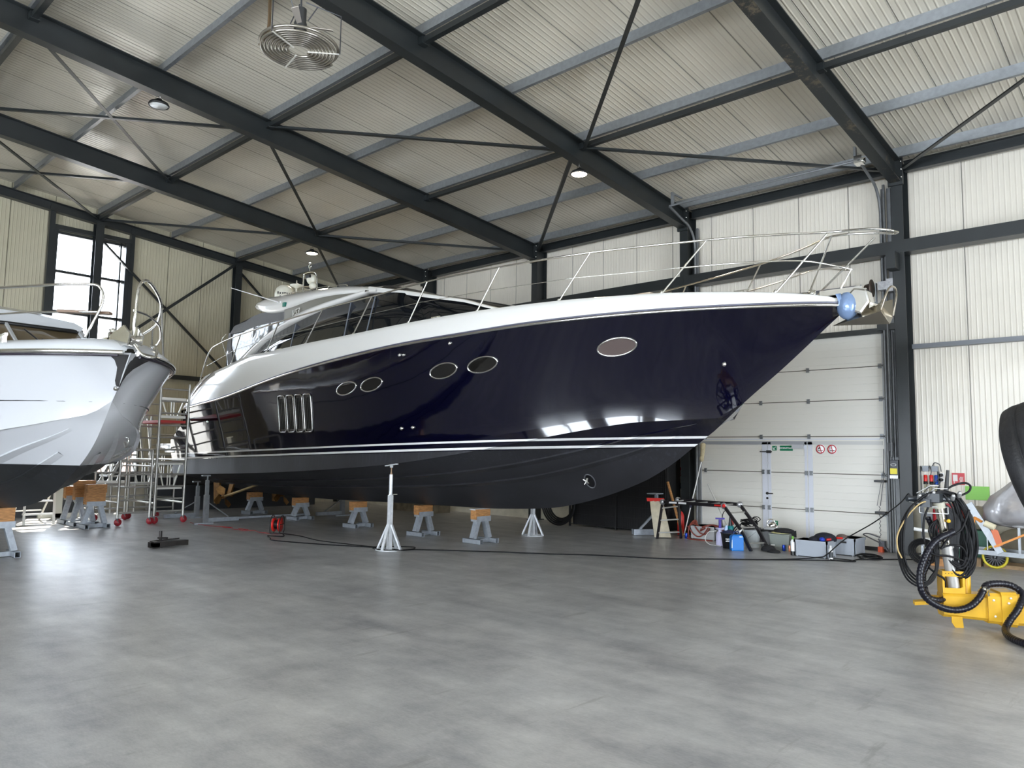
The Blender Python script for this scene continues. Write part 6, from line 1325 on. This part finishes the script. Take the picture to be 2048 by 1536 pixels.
# valve block on top of the cylinder
m=MB(); m.box((8.70,2.02,1.27),(8.95,2.20,1.36)); m.box((8.66,2.10,1.22),(8.76,2.24,1.30)); m.tube([(8.95,1.95,1.30),(8.60,2.3,1.30)],.03,10); m.build('valve_block',mat('tool_dark',(0,0,0)),t)
m=MB()
for a,b in (((8.66,2.22,1.36),(8.70,2.10,1.44)),((8.70,2.10,1.44),(8.76,2.04,1.44)),((8.74,2.12,1.36),(8.76,2.08,1.41)),((8.76,2.08,1.41),(8.86,1.98,1.41)),((8.60,2.28,1.27),(8.68,2.18,1.25)),((8.66,2.2,1.22),(8.86,1.98,1.22)),((8.66,2.2,1.16),(8.66,2.2,1.22)),((8.86,1.98,1.15),(8.86,1.98,1.22)),((8.66,2.2,1.16),(8.86,1.98,1.15))): m.tube([a,b],.0065,6)
for p in ((8.66,2.2,1.30),(8.72,2.14,1.33),(8.78,2.1,1.33),(8.92,1.95,1.30),(8.97,1.9,1.33)): m.lathe([(.022,0),(.022,.05),(.012,.07),(0,.07)],p,(-.6,-.3,.7),10)
m.build('valve_fittings',mat('zinc_fitting',(.40,.40,.40),.35,.6),t)
# big spiral wrapped hose
HW=mat('spiral_wrap',(.005,.005,.010),.34,spec=.35)
def wrapped(name,pts,r,par=t,k=10):
    P=smooth(pts,k); n=len(P); L=[0]
    for a,b in zip(P,P[1:]): L.append(L[-1]+(b-a).length)
    # resample evenly, groove every 4 cm
    tot=L[-1]; step=.008; Q=[];R_=[]; s=0;i=0
    while s<tot:
        while L[i+1]<s: i+=1
        f=(s-L[i])/(L[i+1]-L[i]+1e-9); Q.append(P[i].lerp(P[i+1],f)); ph=(s%.034)/.034
        R_.append(r*(1 if .12<ph<.88 else .90)); s+=step
    m=MB(); m.tube(Q,r,14,rads=R_); return m.build(name,HW,par)
wrapped('wrapped_hose',[(8.83,1.93,.98),(8.66,2.08,.86),(8.55,2.17,.63),(8.52,2.18,.44),(8.57,2.14,.31),(8.66,2.03,.225),(8.76,1.92,.20),(8.86,1.82,.235),(8.93,1.75,.315),(8.99,1.72,.39),(9.08,1.70,.44),(9.18,1.60,.455),(9.25,1.50,.43),(9.22,1.42,.36),(9.07,1.44,.24),(8.98,1.50,.13),(8.86,1.52,.055),(8.62,1.44,.036),(8.42,1.28,.036),(8.36,1.12,.036),(8.42,.9,.036)],.034)
m=MB(); m.tube([(8.985,1.722,.38),(9.01,1.715,.40)],.042,14); m.bar((8.98,1.70,.43),(9.01,1.68,.34),.02); m.build('hose_clamp',CHROME,t)
wrapped('wrapped_hose',[(8.97,2.20,1.1),(9.02,2.15,.9),(9.0,2.2,.66),(8.92,2.25,.5),(8.85,2.22,.36),(8.74,2.18,.33),(8.72,2.14,.29),(8.80,2.08,.27),(8.92,2.04,.28)],.03)
# loose hoses in a big ring and a thick hanging bunch
random.seed(5); EV=Vector((.67,-.74,0)); CV=Vector((-.74,-.67,0)); O2=Vector((8.86,2.12,0))
def hp(e,z,c): return O2+EV*e+CV*c+Vector((0,0,z))
hs=[]
for k in range(5):
    j=lambda s=.012: random.uniform(-s,s)
    c=.10+.018*k
    hs.append([hp(.0,1.34+.01*k,c*.3),hp(-.14,1.32+.012*k,c),hp(-.30-.008*k,1.20,c),hp(-.41+.006*k,.98+j(),c),hp(-.43+.012*k,.72+j(),c),hp(-.36+.01*k,.50+.02*k,c),hp(-.22+.01*k,.41+.018*k,c),hp(-.08-.01*k,.46+.02*k,c*.8),hp(.0-.012*k,.60,c*.5),hp(.02-.02*k,.80,c*.4),hp(.02-.03*k,1.0,c*.3),hp(.06,1.12,c*.3)])
for i,h_ in enumerate(hs[:4]):
    m=MB(); m.tube(smooth(h_,8),.0095,8); m.build('hydraulic_hose',RUBBER,t)
for k in range(20):
    a=k/20; w=.13+.17*a; dz=random.uniform(-.08,.05)
    pts=[hp(-.05+.05*a,1.30+.03*random.random(),.05-.1*a),hp(.05+.05*a,1.36+.02*random.random(),.02),hp(.14+w*.35,1.32+random.uniform(-.03,.03),-.02+.08*random.random()),hp(.13+w*.75,1.15,.0+.10*random.random()),hp(.16+w*.8,.95,.02+.1*random.random()),hp(.15+w*.8,.72+dz,.02+.1*random.random()),hp(.12+w*.5+.03*random.random(),.58+dz,.03+.08*random.random()),hp(.10+.1*a,.66+dz,.06),hp(.12+.1*a,.85,.06),hp(.12+.12*a,1.1,.05),hp(.05,1.28,.05)]
    m=MB(); m.tube(smooth(pts,6),.0125,7); m.build('hydraulic_hose',RUBBER,t)
for pts in ([hp(.12,1.38,.0),hp(.22,1.44,.0),hp(.34,1.47,.0),hp(.40,1.44,.0),hp(.38,1.38,.0),hp(.28,1.33,.0)],[hp(-.10,1.25,.12),hp(-.16,1.1,.12),hp(-.17,.9,.12),hp(-.1,.75,.12),hp(.1,.72,.14),hp(.3,.65,.1)],[hp(.05,1.35,.12),hp(.13,1.2,.14),hp(.14,1.0,.14),hp(.05,.88,.14),hp(-.02,.80,.15)],[hp(.3,1.2,.13),hp(.2,1.0,.15),hp(.08,.92,.15),hp(-.02,.80,.16)],[hp(-.04,.8,.15),hp(.1,.84,.15),hp(.22,.80,.14),hp(.3,.6,.1)],[hp(-.12,.6,.1),hp(.0,.52,.05),hp(.06,.48,.05),hp(.1,.35,.0)]):
    m=MB(); m.tube(smooth(pts,8),.011,8); m.build('hydraulic_hose',RUBBER,t)
m=MB(); m.tube(smooth([hp(-.08,1.28,.12),hp(-.20,1.26,.14),hp(-.33,1.14,.14),hp(-.45,.95,.15),hp(-.46,.80,.15),hp(-.42,.70,.15)],8),.008,7); m.build('hydraulic_hose',mat('tan_hose',(.42,.30,.13),.5),t)
m=MB(); m.tube([hp(.14,1.35,.0),hp(.17,1.60,.0)],.02,8,rads=[.024,.016]); m.build('hand_lever',mat('dark_rubber_lever',(.03,.03,.03),.6),t)
m=MB(); m.sphere(hp(.09,1.08,.12),.02,10); m.build('yellow_tag',mat('tag_yellow',(.75,.45,.02),.5),t)
# upright and big tyre of the same transporter, partly outside the picture
tc_=Vector((7.153,.865,1.726))+Vector((.676,-.737,0))*.10+Vector((0,0,-.10)); ta=(Vector((.676,-.737,.015))*.72+Vector((-.079,-.052,.996))*.42-Vector((.733,.674,.093))*.8).normalized()
m=MB(); prof=[(.30,-.20),(.42,-.235),(.52,-.235),(.585,-.20),(.60,-.14),(.60,-.10),(.588,-.095),(.588,-.08),(.602,-.075),(.602,-.02),(.59,-.015),(.59,0.0),(.602,.005),(.602,.06),(.588,.065),(.588,.08),(.60,.085),(.60,.14),(.585,.20),(.52,.235),(.42,.235),(.30,.20)]
m.lathe(prof,tc_,ta,56); ty=m.build('tyre',mat('tyre_rubber',(.012,.012,.014),.6,noise=.5,nscale=9,bump=.3,bscale=40),t)
m=MB(); m.lathe([(0,-.12),(.14,-.12),(.16,-.16),(.30,-.18),(.30,.18),(.16,.16),(0,.12)],tc_,ta,32); m.build('wheel_rim',YEL,ty)
m=MB(); u0=tc_+ta*.55; m.bar(tc_,u0,.12,.12); m.bar(u0,Vector((u0.x,u0.y,3.2)),.16,.16); m.bar(Vector((u0.x,u0.y,2.7)),Vector((u0.x,u0.y,.2)),.16,.16); m.bar(Vector((u0.x,u0.y,.2)),bp3(3.0,0,.2),.18,.18); m.build('wheel_arm',BLACKP,t)

# ================================================================== hanging things
def lamp(x,y,z,zt,on,label):
    t=thing('high_bay_lamp',label,'lamp',(x,y,zt),'round high bay lamps')
    m=MB(); m.lathe([(0,.10),(.05,.10),(.07,.05),(.15,.035),(.17,.0),(.165,-.02),(.15,-.02),(.15,.0)],(x,y,z),(0,0,1),32); m.build('housing',BLACKP,t)
    LM=mat('lamp_on',(1,.86,.62),.4,emit=38,ecol=(1,.86,.62)) if on else mat('lamp_off',(.75,.76,.76),.3)
    m=MB(); m.lathe([(.15,-.005),(.14,-.02),(0,-.028)],(x,y,z),(0,0,1),32); m.build('diffuser',LM,t)
    m=MB(); m.tube(smooth([(x-.08,y,z+.04),(x-.05,y,z+.12),(x,y,z+.15),(x+.05,y,z+.12),(x+.08,y,z+.04)]),.006,6); m.tube([(x,y,z+.15),(x,y,zt)],.005,6); m.build('hanging_bracket',CHROME,t)
    if on: light('lamp_light','SPOT',(x,y,z-.04),260,(1,.84,.60),spot_size=math.radians(150),spot_blend=.6,shadow_soft_size=.14)
lamp(11.0,8.47,7.03,RB(11.0),True,'lit round lamp hanging below the middle rafter, the brighter one')
lamp(10.9,17.44,7.02,RB(10.9),True,'lit round lamp above the yacht hardtop')
lamp(4.98,12.96,7.60,RB(4.98),False,'unlit round lamp under the upper left rafter')
t=thing('fan_coil','round spiral finned tube coil with a ceiling fan hanging above it','fan',(5.04,8.55,7.0))
FX,FY,FZ=5.04,8.57,7.0
COIL=mat('coil_steel',(.42,.39,.34),.28,.9)
m=MB(); P=[]
for i in range(8*36+1):
    a=2*math.pi*i/36; r=.505-(.505-.13)*i/(8*36); P.append((FX+r*math.cos(a),FY+r*math.sin(a),FZ))
m.tube(P,.019,8); m.build('spiral_coil',COIL,t)
m=MB(); m.tube([(FX+.50*math.cos(a),FY+.50*math.sin(a),FZ+.045) for a in lin(0,2*math.pi,40)[:-1]],.02,8,closed=True); m.build('upper_ring',COIL,t)
for a in (-.72,-.72+2.1,-.72+4.2):
    m=MB(); m.bar((FX+.11*math.cos(a),FY+.11*math.sin(a),FZ-.022),(FX+.52*math.cos(a),FY+.52*math.sin(a),FZ-.022),.018,.012); m.build('support_spoke',mat('bright_aluminium',(0,0,0)),t)
m=MB(); m.tube([(FX,FY,FZ+0.250),(FX,FY,FZ+0.280)],.06,16); m.tube([(FX,FY,FZ+0.370),(FX,FY,FZ+0.570)],.075,16); m.tube([(FX,FY,FZ+0.280),(FX,FY,FZ+0.370)],.085,16); m.build('motor',mat('motor_dark',(.05,.05,.05),.4,.3),t)
for a in (-.55,2.0,4.0):
    m=MB(); u=Vector((math.cos(a),math.sin(a),0)); v=Vector((-u.y,u.x,0)); c0=Vector((FX,FY,FZ+0.320))
    m.prism([c0+u*.08-v*.03,c0+u*.42-v*.05,c0+u*.43+v*.045+Vector((0,0,.03)),c0+u*.08+v*.03+Vector((0,0,.02))],(0,0,.008)); m.build('blade',mat('fan_blade',(.55,.50,.45),.35),t)
m=MB(); 
for k in range(3):
    a=-.72+.0+2.1*k; p=(FX+.53*math.cos(a),FY+.53*math.sin(a)); m.tube([(p[0],p[1],FZ-.02),(p[0],p[1],FZ+0.510),(FX+.06*math.cos(a),FY+.06*math.sin(a),FZ+0.670)],.008,6)
    m.tube([(FX+.22*math.cos(a),FY+.22*math.sin(a),FZ+0.620),(FX+.1*math.cos(a),FY+.1*math.sin(a),FZ+0.420)],.008,6)
m.tube([(FX,FY,FZ+0.570),(FX,FY,RB(FX)+.02)],.012,6); m.build('hanger_frame',mat('dark_steel',(0,0,0)),t)
m=MB(); q=Vector((FX-.42,FY+.32,0))
for k in range(2): m.tube(smooth([(q.x+.02+.06*k,q.y-.03*k,FZ+.02),(q.x+.06+.03*k,q.y,FZ+.16),(q.x+.12+.02*k,q.y-.02,FZ+.30),(q.x+.12+.02*k,q.y-.02,FZ+.7),(q.x+.12+.02*k,q.y-.02,8.28)]),.014,8)
m.build('supply_pipe',mat('copper_brown',(.25,.17,.10),.35,.7),t)
